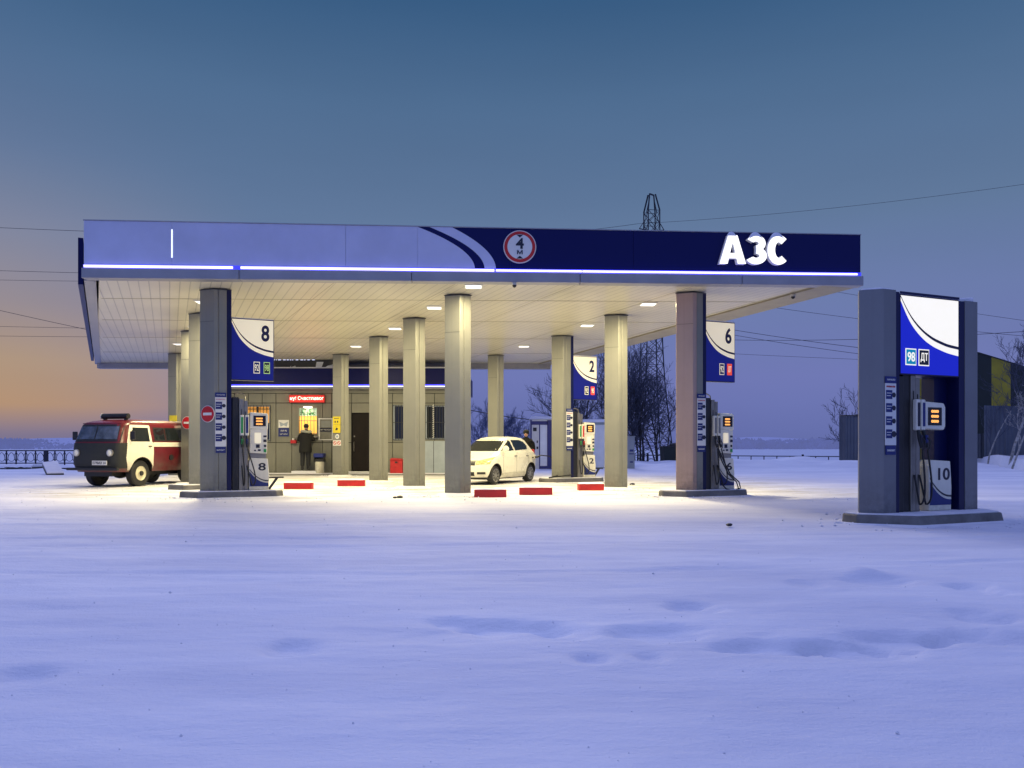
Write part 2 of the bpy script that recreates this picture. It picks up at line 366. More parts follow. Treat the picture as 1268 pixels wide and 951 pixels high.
sm = nt.nodes.new('ShaderNodeVectorMath'); sm.operation = 'SCALE'; nt.links.new(mix.outputs['Color'], sm.inputs[0]); bk = nt.nodes.new('ShaderNodeMapRange'); bk.interpolation_type = 'SMOOTHSTEP'; bk.inputs['From Min'].default_value = -.1; bk.inputs['From Max'].default_value = -.9; bk.inputs['To Min'].default_value = 1; bk.inputs['To Max'].default_value = 1.7
nt.links.new(sep.outputs['Y'], bk.inputs['Value'])  # sky behind the camera brightened, added to light camera-facing surfaces
bm_ = nt.nodes.new('ShaderNodeMath'); bm_.operation = 'MULTIPLY'; nt.links.new(smr.outputs['Result'], bm_.inputs[0]); nt.links.new(bk.outputs['Result'], bm_.inputs[1]); nt.links.new(bm_.outputs[0], sm.inputs['Scale'])
nt.links.new(sm.outputs['Vector'], bg.inputs['Color']); bg.inputs['Strength'].default_value = 1.0

sun = bpy.data.lights.new('twilight', 'SUN'); sun.energy = 1.12; sun.angle = R(30); sun.color = (.545, .60, 1.0)
so = bpy.data.objects.new('twilight_glow', sun); C.objects.link(so); so.rotation_euler = (R(-46), R(-22), 0)

# ------------------------------------------------------------------ ground
def gauss(x, y, cx, cy, sx, sy, rot=0):
    dx, dy = x - cx, y - cy; c, s = math.cos(rot), math.sin(rot)
    u = (dx * c + dy * s) / sx; v = (-dx * s + dy * c) / sy
    return math.exp(-(u * u + v * v))
dips = [  # px, py, width px, height px, depth
    (362, 801, 34, 7, .035), (560, 770, 30, 5, .03), (640, 775, 60, 6, .045), (700, 782, 40, 7, .03), (810, 783, 60, 7, .05), (855, 752, 28, 6, .04),
    (960, 800, 60, 8, .05), (1060, 800, 60, 9, .06), (1120, 790, 60, 7, .05), (1220, 788, 60, 7, .05), (735, 816, 22, 5, .03), (805, 813, 18, 4, .025),
    (1205, 727, 24, 5, .04), (1090, 718, 40, 4, .03), (1215, 760, 30, 6, .035), (1000, 724, 20, 4, .02), (20, 840, 40, 9, .03), (560, 787, 80, 8, .015), (1200, 765, 60, 7, .02)]
G = []
for px, py, wx, hy, d in dips:
    D = CH * 1000 / (py - 553); D2 = CH * 1000 / (py - hy - 553)
    G.append((PX(px, D), D, wx * D / 1000, max(.09, (D2 - D) * 1.25), -d))
D_ = CH * 1000 / (709 - 553); G.append((PX(1068, D_), D_, .12, .16, .05)); G.append((PX(1085, D_), D_ - .1, .3, .15, .02))
def smooth(a, b, x): t = max(0, min(1, (x - a) / (b - a))); return t * t * (3 - 2 * t)
def H(x, y):
    h = 0
    nv = noise.noise(Vector((x * .35, y * .6, 0))) * .02 + noise.noise(Vector((x * 1.4, y * 2.6, 3))) * .008
    out = 1 - smooth(15, 18, y) if x < 8 else 1
    h += nv * (.5 + .6 * out) + noise.noise(Vector((x * 5, y * 6, 8))) * .004 + (noise.noise(Vector((x * .9, y * 3.2, 12))) * .012 if y < 16 else 0)
    if y < 12:
        for cx, cy, sx, sy, a in G:
            if abs(x - cx) < 3 * sx and abs(y - cy) < 3 * sy:
                g = gauss(x, y, cx, cy, sx * 1.25, sy * 1.25)
                if a < 0:
                    g2 = g + .28 * noise.noise(Vector((x * 3, y * 5, 5))) + .12 * noise.noise(Vector((x * 9, y * 14, 6)))
                    h += a * 1.15 * smooth(.27, .78, g2)
                else: h += a * .9 * g
    # faint vehicle ruts crossing in front of the forecourt
    for k, (y0, sl, cv) in enumerate(((9.2, .05, .010), (9.9, .05, .010), (11.2, -.02, .006), (11.9, -.02, .006), (7.3, .09, .012), (13.4, .02, .004), (14.1, .02, .004))):
        yy = y0 + sl * x + cv * x * x + .1 * math.sin(x * .3 + k)
        d = (y - yy) / .10
        if abs(d) < 3: h -= .022 * math.exp(-d * d) * (.6 + .8 * noise.noise(Vector((x * .8, k, 1)))) - .005 * math.exp(-(abs(d) - 1.5) ** 2 * 4)
    # packed wheel lanes below the canopy
    if 16.5 < y < 31 and -14 < x < 9:
        for k, (y0, sl) in enumerate(((19.6, .05), (21.0, .05), (21.9, .02), (24.6, .06), (26.0, .05), (27.4, .03))):
            d = (y - y0 - sl * x - .12 * math.sin(x * .5 + k)) / .14
            if abs(d) < 3: h -= .016 * math.exp(-d * d) * (.6 + noise.noise(Vector((x * 1.5, k, 1))))
    # cleared snow heaped along the river fence
    if y > 34:
        if x > 4:
            b = smooth(37, 41, y) * (1 - smooth(46, 50, y)); b2 = .30 + .26 * noise.noise(Vector((x * .22, 0, 7))) + .12 * noise.noise(Vector((x * .9, y * .6, 2)))
            h += b * b2 * smooth(4, 7, x)
            h += .3 * gauss(x, y, 15.7, 44, 1.3, 2)
        h += .10 * smooth(35, 40, y) * noise.noise(Vector((x * .5, y * .5, 4)))
    if x > 24 and y > 25: h += .45 * smooth(30, 36, y) * (1 - smooth(40, 44, y)) * (1 + .6 * noise.noise(Vector((x * .4, y * .3, 5))))
    if y > 51: h -= 1.15 * smooth(51, 60, y)
    return h
ys = [-12, -9, -6, -4, -2.5, -1, 0, 1]
y = 1.6
while y < 64: ys.append(y); y += max(.03, y * (.0052 if 6 < y < 17 else .0085))
ys.append(64)
NX = 420
mb = MB()
for yy in ys:
    for i in range(NX + 1):
        s_ = i / NX * 2 - 1; x = s_ * (6 + 1.0 * max(yy, 0)); mb.v.append((x, yy, H(x, yy)))
n1 = NX + 1
mb.f = [(j * n1 + i, j * n1 + i + 1, (j + 1) * n1 + i + 1, (j + 1) * n1 + i) for j in range(len(ys) - 1) for i in range(NX)]
mb.mi = [0] * len(mb.f)
o = mb.build('snowy_ground', 'snow', smooth=True, recalc=False); tag(o, kind='structure')
for p in o.data.polygons: pass
mb = MB(); mb.add([(-2500, 56, -1.02), (2500, 56, -1.02), (2500, 3000, -1.02), (-2500, 3000, -1.02)], [(0, 1, 2, 3)])
tag(mb.build('frozen_river', 'river_snow', recalc=False), kind='structure')
# far shore with its hazy wood
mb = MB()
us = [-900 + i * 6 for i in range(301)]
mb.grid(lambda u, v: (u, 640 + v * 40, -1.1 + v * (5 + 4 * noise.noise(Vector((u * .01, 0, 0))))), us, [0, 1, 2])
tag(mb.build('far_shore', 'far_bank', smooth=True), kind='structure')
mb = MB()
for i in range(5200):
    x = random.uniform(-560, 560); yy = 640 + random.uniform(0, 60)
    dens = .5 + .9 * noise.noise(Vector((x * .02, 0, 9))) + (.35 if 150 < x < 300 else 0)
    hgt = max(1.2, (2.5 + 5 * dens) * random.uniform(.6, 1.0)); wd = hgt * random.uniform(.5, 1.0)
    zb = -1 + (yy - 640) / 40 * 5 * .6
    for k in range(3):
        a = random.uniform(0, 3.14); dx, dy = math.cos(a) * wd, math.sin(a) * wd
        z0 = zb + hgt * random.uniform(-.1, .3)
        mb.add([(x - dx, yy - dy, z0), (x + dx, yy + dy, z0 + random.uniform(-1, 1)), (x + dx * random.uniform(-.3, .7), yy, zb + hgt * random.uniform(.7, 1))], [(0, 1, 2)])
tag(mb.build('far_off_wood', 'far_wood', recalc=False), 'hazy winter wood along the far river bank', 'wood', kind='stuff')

# ------------------------------------------------------------------ canopy
ZC = 4.59
FL = Vector((-8.75, 16.5)); FR = Vector((7.47, 17.3)); BL = Vector((-17.4, 33.7)); BR = Vector((1.84, 34.0))
can = thing('canopy', 'large flat forecourt canopy with violet grey and navy fascia above all columns', 'canopy', (0, 0, 0))
def lerp(a, b, t): return a + (b - a) * t
fx = (FR - FL).normalized(); fn_ = Vector((fx.y, -fx.x))           # fn_ outward (toward camera)
if fn_.y > 0: fn_ = -fn_
W_ = (FR - FL).length
fan = thing('fascia_frame', 'x', 'x')      # temporary helper frame data only
bpy.data.objects.remove(fan)
def F3(u, n, z):                            # point on the front: u metres from the left corner, n metres proud
    p = FL + fx * u + fn_ * n; return (p.x, p.y, z)
def ztop(u): return 5.74 - .09 * u / W_
def fbox(mb, u0, u1, n0, n1, z0, z1a, z1b=None, m=0):
    z1b = z1b if z1b is not None else z1a
    vs = [F3(u0, n1, z0), F3(u1, n1, z0), F3(u1, n0, z0), F3(u0, n0, z0), F3(u0, n1, z1a), F3(u1, n1, z1b), F3(u1, n0, z1b), F3(u0, n0, z1a)]
    mb.add(vs, [(0, 3, 2, 1), (4, 5, 6, 7), (0, 1, 5, 4), (1, 2, 6, 5), (2, 3, 7, 6), (3, 0, 4, 7)], m)
ZL = 4.845
def u_at(px):                                # u on the front line seen at pixel column px
    # X = FL.x+fx.x u ; D = FL.y+fx.y u ; X*1000 = (px-634) D
    k = (px - 634) / 1000
    return (k * FL.y - FL.x) / (fx.x - k * fx.y)
us_ = [0, u_at(213), u_at(428), u_at(517)]
# silver panels: four sheets up to the curved edge, then the navy field
mb = MB()
for a, b in zip(us_[:-1], us_[1:]): fbox(mb, a + .002, b - .003, 0, -.06, ZL, ztop(a), ztop(b))
# curve: c(z) from top u_at(517) to bottom u_at(588)
def cc(t, u0, u1): return u0 + (u1 - u0) * (math.sin(t * math.pi / 2)) ** 1.0 if False else u0 + (u1 - u0) * (1 - (1 - t) ** 1.9)
def band(mb, ua, ub, la, lb, n=-.0, seg=18, m=0):
    # region between curve A (top ua -> bottom la) and curve B (top ub -> bottom lb)
    pts = []
    for i in range(seg + 1):
        t = i / seg; zt = ztop(ua); z = zt - (zt - ZL) * t
        pts.append((F3(cc(t, ua, la), n, z if i else ztop(cc(t, ua, la))), F3(cc(t, ub, lb), n, z if i else ztop(cc(t, ub, lb)))))
    vs = [p for q in pts for p in q]
    mb.add(vs, [(2 * i, 2 * i + 2, 2 * i + 3, 2 * i + 1) for i in range(seg)], m)
us3 = u_at(517)
mbs = mb
band(mbs, us3 + .001, us3, u_at(588), us3)          # silver left of the curve
mbs.build('silver_fascia', 'silver_panel', can, recalc=True)
mb = MB(); band(mb, u_at(535), u_at(519), u_at(613), u_at(598), .004); 
# pale swoosh between two navy curves
pale = MB(); band(pale, u_at(560), u_at(532), u_at(614), u_at(600), .006); pale.build('fascia_swoosh', 'silver_panel', can)
mb = MB(); fbox(mb, us3, u_at(632), -.003, -.06, ZL, ztop(us3), ztop(u_at(632))); 
ul = u_at(632); cuts = [ul, ul + 2.6, ul + 5.2, W_]
for a, b in zip(cuts[:-1], cuts[1:]): fbox(mb, a + .002, b - .004, -.003, -.06, ZL, ztop(a), ztop(b))
mb.build('navy_fascia', 'navy_panel', can)
# fix: silver curved area sits 3 mm proud of the navy field
mb = MB()
fbox(mb, 0, W_, -.07, -.22, 4.60, 5.70, 5.62)
mb.build('fascia_frame', 'trim_dark', can)
mb = MB(); fbox(mb, -.01, W_ + .01, .012, -.26, 5.6, ztop(0) + .016, ztop(W_) + .016) if False else mb.add([F3(-.01, .012, ztop(0)+.001), F3(W_ + .01, .012, ztop(W_)+.001), F3(W_ + .01, -.26, ztop(W_)+.001), F3(-.01, -.26, ztop(0)+.001), F3(-.01, .012, ztop(0) + .02), F3(W_ + .01, .012, ztop(W_) + .02), F3(W_ + .01, -.26, ztop(W_) + .02), F3(-.01, -.26, ztop(0) + .02)], [(0, 3, 2, 1), (4, 5, 6, 7), (0, 1, 5, 4), (1, 2, 6, 5), (2, 3, 7, 6), (3, 0, 4, 7)]); mb.build('top_flashing', 'lip_panel', can)
mb = MB()
c2 = [-.03, u_at(297), u_at(510), u_at(718), u_at(918), W_ + .04]
for a, b in zip(c2[:-1], c2[1:]): fbox(mb, a + .005, b - .005, .06, -.22, 4.555, 4.765)
mb.build('fascia_lip', 'lip_panel', can, bevel=.012)
mb = MB(); fbox(mb, 0, W_, .02, -.05, 4.768, 4.842); mb.build('led_halo_strip', 'led_glow', can)  # blue halo of the tubes, painted as a glowing strip
for a, b in ((.03, u_at(289)), (u_at(299), u_at(612)), (u_at(614), u_at(720)), (u_at(721), W_ - .1)):
    mb = MB(); mb.tube([F3(a, .05, 4.800), F3(b, .05, 4.800)], .026 if a < 6 else .021, 8); mb.build('light_tube', 'led_tube', can, smooth=True)
# bright vertical joint line at the left part, made to glow
mb = MB(); fbox(mb, u_at(213) - .012, u_at(213) + .012, .008, 0, 5.0, 5.58); mb.build('joint_line', 'kiosk_led', can)
def edge(a, b, inset, z0, z1, mname, name, proud=0, t0=0, t1=1):
    d = (b - a).normalized(); n = Vector((-d.y, d.x));  cx = (FL + FR + BL + BR) / 4
    if (cx - a).dot(n) < 0: n = -n
    p, q = a + (b - a) * t0 - n * proud, a + (b - a) * t1 - n * proud
    m_ = MB(); m_.prism([(p.x, p.y), (q.x, q.y), ((q + n * inset).x, (q + n * inset).y), ((p + n * inset).x, (p + n * inset).y)], z0, z1)
    return m_.build(name, mname, can)
edge(FL, BL, .22, 4.557, 5.70, 'lip_panel', 'side_fascia', 0, .012)
edge(FL, BL, .1, 4.60, 5.60, 'navy_panel', 'side_board', .13, .05, .95)
edge(FR, BR, .80, 4.552, 4.70, 'soffit_brown', 'side_soffit', 0, .012)
edge(FR, BR, .2, 4.72, 5.63, 'navy_panel', 'side_fascia', 0, .012)
edge(BL, BR, .3, 4.36, 5.6, 'lip_panel', 'rear_fascia', 0, .012, .988)
# ceiling
mb = MB()
ce = [FL + fx * .2 - fn_ * .23, FR - fx * .6 - fn_ * .23, BR + Vector((-.6, -.2)), BL + Vector((.2, -.2))]
mb.prism([(p.x, p.y) for p in ce], ZC, ZC + .08); mb.build('ceiling', 'canopy_ceiling', can)
mb = MB()
for D in (18.9, 22.1, 25.6, 29.6):
    t = (D - 16.6) / 17.2; a = FL.lerp(BL, t) + Vector((.3, 0)); b = FR.lerp(BR, t) - Vector((.85, 0))
    mb.bar((a.x, D, ZC - .003), (b.x, D + (b.x - a.x) * .03, ZC - .003), .022, .006)
for k in range(5):
    t = .30 + k * .16; a = lerp(FL + fx * .2, FR, t); b = lerp(BL, BR, t); mb.bar((a.x, a.y + .3, ZC - .002), (b.x, b.y - .4, ZC - .002), .010, .004)
mb.build('ceiling_joint', 'soffit_brown', can)
# roof sheet
mb = MB(); mb.prism([(p.x, p.y) for p in (FL - fn_ * .3, FR - fn_ * .3, BR, BL)], 5.45, 5.5); mb.build('roof', 'snow_cap', can)

# fascia sign: 4 m height limit
def disc_poly(cx, cz, r, n=40): return [(cx + r * math.cos(2 * math.pi * i / n), cz + r * math.sin(2 * math.pi * i / n)) for i in range(n)]
ang = math.atan2(fx.y, fx.x)
u0 = u_at(643.5); p = F3(u0, .02, 0)
t = thing('height_limit_sign', 'round red rimmed 4 M height limit sign on the canopy fascia', 'road sign', (p[0], p[1], 5.30), ang)
MB().plate(disc_poly(0, 0, .345), -.02, .0).build('rim', 'white_paint', t)
MB().plate(disc_poly(0, 0, .325), -.03, -.021).build('red_ring', 'sign_red', t)
MB().plate(disc_poly(0, 0, .26), -.036, -.031).build('face', 'white_paint', t)
text('4', -.085, .085, -.045, .18, -.037, 'dark_text', t, bold=.03)
text('М', -.06, .06, -.16, -.07, -.037, 'dark_text', t, bold=.03)
MB().plate([(-.07, .25), (0, .19), (.07, .25)], -.041, -.037).build('arrow', 'dark_text', t); MB().plate([(-.07, -.25), (.07, -.25), (0, -.19)], -.041, -.037).build('arrow', 'dark_text', t)
# A3C letters
ua = u_at(888); p = F3(ua, 0, 0)
t = thing('illuminated_letters', 'big white illuminated letters АЗС with snow on top on navy fascia', 'sign', (p[0], p[1], 4.98), ang)
def arc_band(mb, cx, cz, rx, rz, th, a0, a1, y0, y1, n=26):
    P_ = []
    for i in range(n + 1):
        a = R(a0 + (a1 - a0) * i / n); P_.append(((cx + rx * math.cos(a), cz + rz * math.sin(a)), (cx + (rx - th) * math.cos(a), cz + (rz - th * .92) * math.sin(a))))
    vs = []
    for (o_, i_) in P_: vs += [(o_[0], y0, o_[1]), (i_[0], y0, i_[1]), (i_[0], y1, i_[1]), (o_[0], y1, o_[1])]
    fs = [(4 * k + q, 4 * k + (q + 1) % 4, 4 * k + 4 + (q + 1) % 4, 4 * k + 4 + q) for k in range(n) for q in range(4)] + [(3, 2, 1, 0), (4 * n, 4 * n + 1, 4 * n + 2, 4 * n + 3)]
    mb.add(vs, fs)
HL = .60
def glyph(mb, ch, x0, x1, y0, y1):
    w_ = x1 - x0; th = .155; c = (x0 + x1) / 2
    if ch == 'А':
        mb.plate([(x0, 0), (x0 + th * 1.05, 0), (x0 + th * 1.05 + .035, .12), (x1 - th * 1.05 - .035, .12), (x1 - th * 1.05, 0), (x1, 0), (c + th * .62, HL), (c - th * .62, HL)], y0, y1) if False else None
        outer = [(x0, 0), (c - th * .62, HL), (c + th * .62, HL), (x1, 0)]
        k = lambda z, l: None
        mb.plate([(x0, 0), (x0 + th * 1.08, 0), (c + .0, HL * .80), (c, HL), (c - th * .62, HL)], y0, y1)
        mb.plate([(c, HL), (c, HL * .80), (x1 - th * 1.08, 0), (x1, 0), (c + th * .62, HL)], y0, y1)
        za, zb = .115, .225; f = lambda z: x0 + th * 1.08 + (c - x0 - th * 1.08) * z / (HL * .80)
        mb.plate([(f(za) - .01, za), (2 * c - f(za) + .01, za), (2 * c - f(zb) + .01, zb), (f(zb) - .01, zb)], y0 + .001, y1 - .001)
    elif ch == 'С':
        arc_band(mb, c + .015, HL / 2, w_ / 2 + .015, HL / 2 + .01, th, 48, 312, y0, y1)
    else:
        arc_band(mb, c - .015, HL * .725, w_ * .47, HL * .285, th * .9, 150, -85, y0, y1); arc_band(mb, c - .01, HL * .29, w_ * .52, HL * .30, th * .95, 88, -152, y0 + .001, y1 - .001)
for s_, a, b in (('А', .02, .58), ('З', .60, 1.03), ('С', 1.05, 1.50)):
    mb = MB(); glyph(mb, s_, a - .02, b - .02, -.11, -.01); lb_ = mb.build('letter_body', 'letter_side', t)
    mb = MB(); glyph(mb, s_, a, b, -.125, -.112); mb.build('letter_face', 'letter_white', lb_)
    mb = MB(); cx = (a + b) / 2; wd = (b - a) * (.17 if s_ == 'А' else .36)
    mb.grid(lambda u, v: (cx - .02 + u * wd, -.06 + .075 * math.cos(v), .585 + .10 * math.sin(v) * (1 - abs(u) ** 3) - (.07 * u * u if s_ != 'А' else 0)), [i / 8 - 1 for i in range(17)], [i * math.pi / 8 for i in range(9)])
    mb.build('snow_cap', 'snow_cap', t, smooth=True)
# small cameras under the canopy
for px, D, lab in ((562 + 75, 16.9, 'small dark dome camera under the front lip near the height sign'), (982, 18.2, 'small dark dome camera under the right canopy edge')):
    t = thing('dome_camera', lab, 'camera', (PX(px, D), D, 4.55), 0, 'dome cameras under the canopy')
    MB().lathe([(.05, 0), (.055, -.03), (.05, -.05)], n=16).build('housing', 'white_plastic', t, smooth=True)
    MB().lathe([(.045, -.05), (.04, -.08), (.02, -.1), (.004, -.105)], n=16).build('dome', 'black_plastic', t, smooth=True)

# ceiling lights
lts = [(-.83, 17.4), (-1.93, 20.06), (-3.42, 23.6), (-5.37, 27.8), (3.3, 19.57), (2.14, 23.0), (.41, 27.8), (-11.2, 27.2), (-7.35, 19.3), (-9.15, 23.4)]
where = ['nearest the front lip, left of the middle front column', 'in front of the second middle column', 'third back in the middle line', 'furthest back in the middle line, near the kiosk',
         'nearest the camera in the right line', 'middle one of the right line', 'furthest back in the right line', 'far back left beside the left columns', 'hidden behind the front left column', 'hidden behind the second left column']
for i, (x, yy) in enumerate(lts):
    t = thing('ceiling_light', 'lit canopy downlight ' + where[i], 'light', (x, yy, ZC), R(3), 'downlights in the canopy ceiling')
    mb = MB(); mb.box(-.19, .19, -.19, .19, -.03, -.004); mb.build('frame', 'white_paint', t)
    mb = MB(); mb.box(-.165, .165, -.165, .165, -.036, -.031); mb.build('diffuser', 'letter_white', t)
    L = bpy.data.lights.new('downlight', 'AREA'); L.shape = 'SQUARE'; L.size = .30; L.energy = {0: 150, 4: 320, 8: 340}.get(i, 210); L.color = (1, .85, .49)
    lo = bpy.data.objects.new('lamp', L); C.objects.link(lo); lo.parent = t; lo.location = (0, 0, -.045)

# ------------------------------------------------------------------ columns
B = R(24)
cb, sb = math.cos(B), math.sin(B)
def loc_of_apex(px, D): return (PX(px, D), D, 0)
CHM = .27; FW = .27
def column(px_left, s_, lab, side='right', h=ZC - .02, zb=0, board=False):
    D = 3.47 * 1000 / s_ + .05
    t = thing('canopy_column', lab, 'column', (PX(px_left, D), D, zb), B, 'grey metal columns holding up the canopy')
    H_ = h - zb
    mb = MB(); mb.prism([(0, 0), (CHM, -CHM), (CHM + .10, -CHM), (CHM + .10, CHM), (CHM, CHM)], 0, H_)
    mb.build('shaft', 'column_pink_lit' if abs(px_left - 837) < 1 else 'column_metal', t, bevel=.012)
    mb = MB(); mb.prism([(CHM + .104, -CHM + .004), (CHM + FW, -CHM + .004), (CHM + FW, CHM - .004), (CHM + .104, CHM - .004)], 0, H_)
    mb.build('cladding', 'column_metal', t, bevel=.008)
    mb = MB(); mb.prism([(-.015, 0), (CHM - .005, -CHM - .015), (CHM + FW + .015, -CHM - .015), (CHM + FW + .015, CHM + .015), (CHM - .005, CHM + .015)], H_ - .018, H_); mb.build('collar', 'trim_dark', t)
    mb = MB()
    mb.prism([(.02, 0), (CHM + .008, -CHM + .03), (CHM + FW - .02, -CHM + .03), (CHM + FW - .02, CHM - .03), (CHM, CHM - .02)], 2.75, 2.752) if False else mb.bar((.004, -.006, 3.72), (CHM, -CHM - .002, 3.72), .004, .006)
    mb.build('joint', 'trim_dark', t)
    if board:
        MB().box(CHM + FW + .003, CHM + FW + .10, -CHM + .02, CHM - .02, 0, H_).build('navy_board', 'navy_board', t)
    # drifted snow at the foot
    if zb == 0:
        mb = MB(); rng = random.Random(int(px_left))
        pts = []
        for k in range(22):
            a = 2 * math.pi * k / 22; r = .40 + .10 * rng.random(); pts.append((.27 + r * math.cos(a), r * math.sin(a) * .9))
        mb.prism([(.27 + (x - .27) * 1.35, y * 1.35) for x, y in pts], -.05, .05 + .02 * rng.random(), top=[(.27 + (x - .27) * .8, y * .8) for x, y in pts]); mb.build('snow_drift', 'snow', t, smooth=True)
    return t, D
cols = {}
for key, px, s_, lab, bd, zb in (
    ('A', 247.3, 196, 'front left column with a no entry sign and pump number 8 sign', True, .14),
    ('B', 233.5, 166, 'second column back on the left, standing on its own island', True, .14),
    ('C', 224, 144, 'third column back on the left with a no entry sign', False, 0),
    ('D', 208, 116, 'rearmost left column with a small yellow board', False, 0),
    ('E', 550.5, 189, 'front middle column, tallest looking one left of the white car', False, 0),
    ('F', 499, 160, 'second middle column back, in front of the barred window', False, 0),
    ('G', 457, 137, 'third middle column back, just right of the dark door', False, 0),
    ('H', 412, 115, 'rear column in front of kiosk wall with yellow notice', False, 0),
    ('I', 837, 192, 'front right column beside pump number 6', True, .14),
    ('J', 748.5, 164, 'second right column back, in front of the container', False, 0),
    ('K', 683, 138, 'third right column back beside pump number 2', True, .14),
    ('L', 604, 114, 'rearmost right column standing behind the white car', False, 0)):
    cols[key] = column(px, s_, lab, zb=zb, board=bd)

# ------------------------------------------------------------------ fuel islands and pumps
def snowtop(poly, z, t, name='snow_cover'):
    mb = MB(); mb.prism(poly, z, z + .02); return mb.build(name, 'snow_cap', t, smooth=False)
def island(key_loc, lab, u0, u1, v, z=.14):
    t = thing('pump_island', lab, 'kerb island', key_loc, B, 'raised islands under the fuel pumps')
    c = .34
    poly = [(u0, -.12), (u0 + .55, -v), (u1 - .28, -v), (u1, -.32), (u1, .22), (u1 - .3, .44), (u0 + .35, .44), (u0, .16)] if v > .6 else [(u0, -v + c + .1), (u0 + c, -v), (u1 - c * .5, -v), (u1, -v + c * .6), (u1, v - c), (u1 - c, v), (u0 + c, v), (u0, v - c - .1)]
    MB().prism(poly, -.03, z, top=[(x * .985 + .01, y * .96) for x, y in poly]).build('kerb_body', 'island_metal', t, bevel=.02)
    inner = [(x * .97 + .035, y * .9) for x, y in poly] if v > .6 else [(u0 + .05, -v + c + .12), (u0 + c + .02, -v + .06), (u1 - c * .5 - .02, -v + .06), (u1 - .06, -v + c * .6 + .02), (u1 - .06, v - c), (u1 - c, v - .06), (u0 + c, v - .06), (u0 + .05, v - c - .1)]
    MB().prism(inner, z - .01, z + .012).build('snow_cover', 'snow_cap', t)
    mb = MB()
    rng = random.Random(int(u1 * 1000 + key_loc[0] * 100))
    n = 26; outer = []; 
    # ragged snow around the foot
    for k in range(len(poly)):
        a = Vector(poly[k]); b = Vector(poly[(k + 1) % len(poly)])
        for j in range(8):
            q = a.lerp(b, j / 8); ctr = Vector(((u0 + u1) / 2, 0)); outer.append(q + (q - ctr).normalized() * (.05 + .09 * rng.random()))
    mb.prism([(q.x + (q.x - (u0 + u1) / 2) * .06, q.y * 1.12) for q in outer], -.06, .018, top=[(q.x - (.05 if q.x > 1 else 0), q.y * .93) for q in outer]); mb.build('snow_skirt', 'snow', t, smooth=True)
    return t

def number_sign(loc, num, badges, lab, w_=.93, z0=2.60, z1=3.98, bright=False, thick=.16, pylon=False):
    t = thing('pump_number_sign', lab, 'sign', loc, B, 'illuminated pump number signs')
    build_sign(t, 0, w_, z0, z1, -.10, num, badges, bright, thick)
    return t
def build_sign(t, x0, x1, z0, z1, y, num, badges, bright, thick=.16):
    w_ = x1 - x0; h_ = z1 - z0
    WM = 'sign_white_bright' if bright else 'sign_white'; BM = 'sign_blue_bright' if bright else 'sign_blue'
    MB().box(x0, x1, y, y + thick, z0, z1).build('sign_box', 'sign_navy', t, bevel=.008)
    e = .018 
    a0, a1, b0, b1 = x0 + e, x1 - e, z0 + e, z1 - e
    def cv(tab, u):
        for (u0_, v0_), (u1_, v1_) in zip(tab[:-1], tab[1:]):
            if u <= u1_: return v0_ + (v1_ - v0_) * (u - u0_) / (u1_ - u0_)
        return tab[-1][1]
    def ease(tab):
        # smooth the table by sampling and averaging
        us = [i / 40 for i in range(41)]; vs = [cv(tab, u) for u in us]
        for _ in range(6): vs = [vs[0]] + [(vs[i - 1] + vs[i] * 2 + vs[i + 1]) / 4 for i in range(1, 40)] + [vs[-1]]
        return us, vs
    ks = 1.0 if bright else .83
    us, c1 = ease([(0, .0), (.08, .13), (.17, .25), (.29, .36), (.42, .45), (.57, .52), (.8, .585), (1, .61)])
    _, c2 = ease([(0, .02), (.08, .155), (.17, .28), (.29, .395), (.42, .485), (.57, .56), (.8, .625), (1, .648)])
    _, c3 = ease([(0, .07), (.08, .22), (.17, .36), (.29, .475), (.42, .57), (.57, .64), (.8, .705), (1, .735)])
    if not bright: c1, c2, c3 = [v * ks for v in c1], [v * ks for v in c2], [v * ks for v in c3]
    P = lambda u, v: (a0 + u * (a1 - a0), b1 - v * (b1 - b0))
    zero = [0] * 41; one = [1] * 41
    def strip(ca, cb_, mname, nm):
        m_ = MB(); vs = []
        for u, p, q in zip(us, ca, cb_):
            x, za = P(u, p); _, zb_ = P(u, q); vs += [(x, y - .004, za), (x, y - .004, zb_)]
        m_.add(vs, [(2 * i, 2 * i + 1, 2 * i + 3, 2 * i + 2) for i in range(40)]); return m_.build(nm, mname, t, recalc=False)
    strip(zero, c1, WM, 'white_field'); strip(c1, c2, 'sign_navy', 'dark_stripe'); strip(c2, c3, WM, 'white_stripe'); strip(c3, one, BM, 'blue_field')
    if num:
        d = .155 * w_ / .93 * (1 if len(num) == 1 else 1.9)
        text(num, a1 - .22 * w_ - d * .5 + .02, a1 - .22 * w_ + d * .5 + .04, b1 - .345 * h_, b1 - .08 * h_, y - .005, 'sign_navy', t, 'number', bold=.028)
    for k, (s_, mm, fm, tm) in enumerate(badges):
        bw = .145 * w_; bx = a0 + (.50 + k * .235) * w_ if not bright else a0 + (.075 + k * .215) * w_; bw = bw if not bright else .175 * w_
        bz = b0 + .105 * h_; bh = .19 * h_ if not bright else .21 * h_
        MB().box(bx, bx + bw, y - .009, y - .0045, bz, bz + bh).build('badge_frame', fm, t)
        MB().box(bx + .014, bx + bw - .014, y - .013, y - .0092, bz + .016, bz + bh - .016).build('badge', mm, t)
        text(s_, bx + bw * .16, bx + bw * .84, bz + bh * .22, bz + bh * .78, y - .0132, tm, t, 'badge_lettering', bold=.012)
    # snow on the box
    MB().box(x0 + .01, x1 - .01, y + .01, y + thick - .01, z1, z1 + .018).build('snow_cap', 'snow_cap', t, bevel=.008)

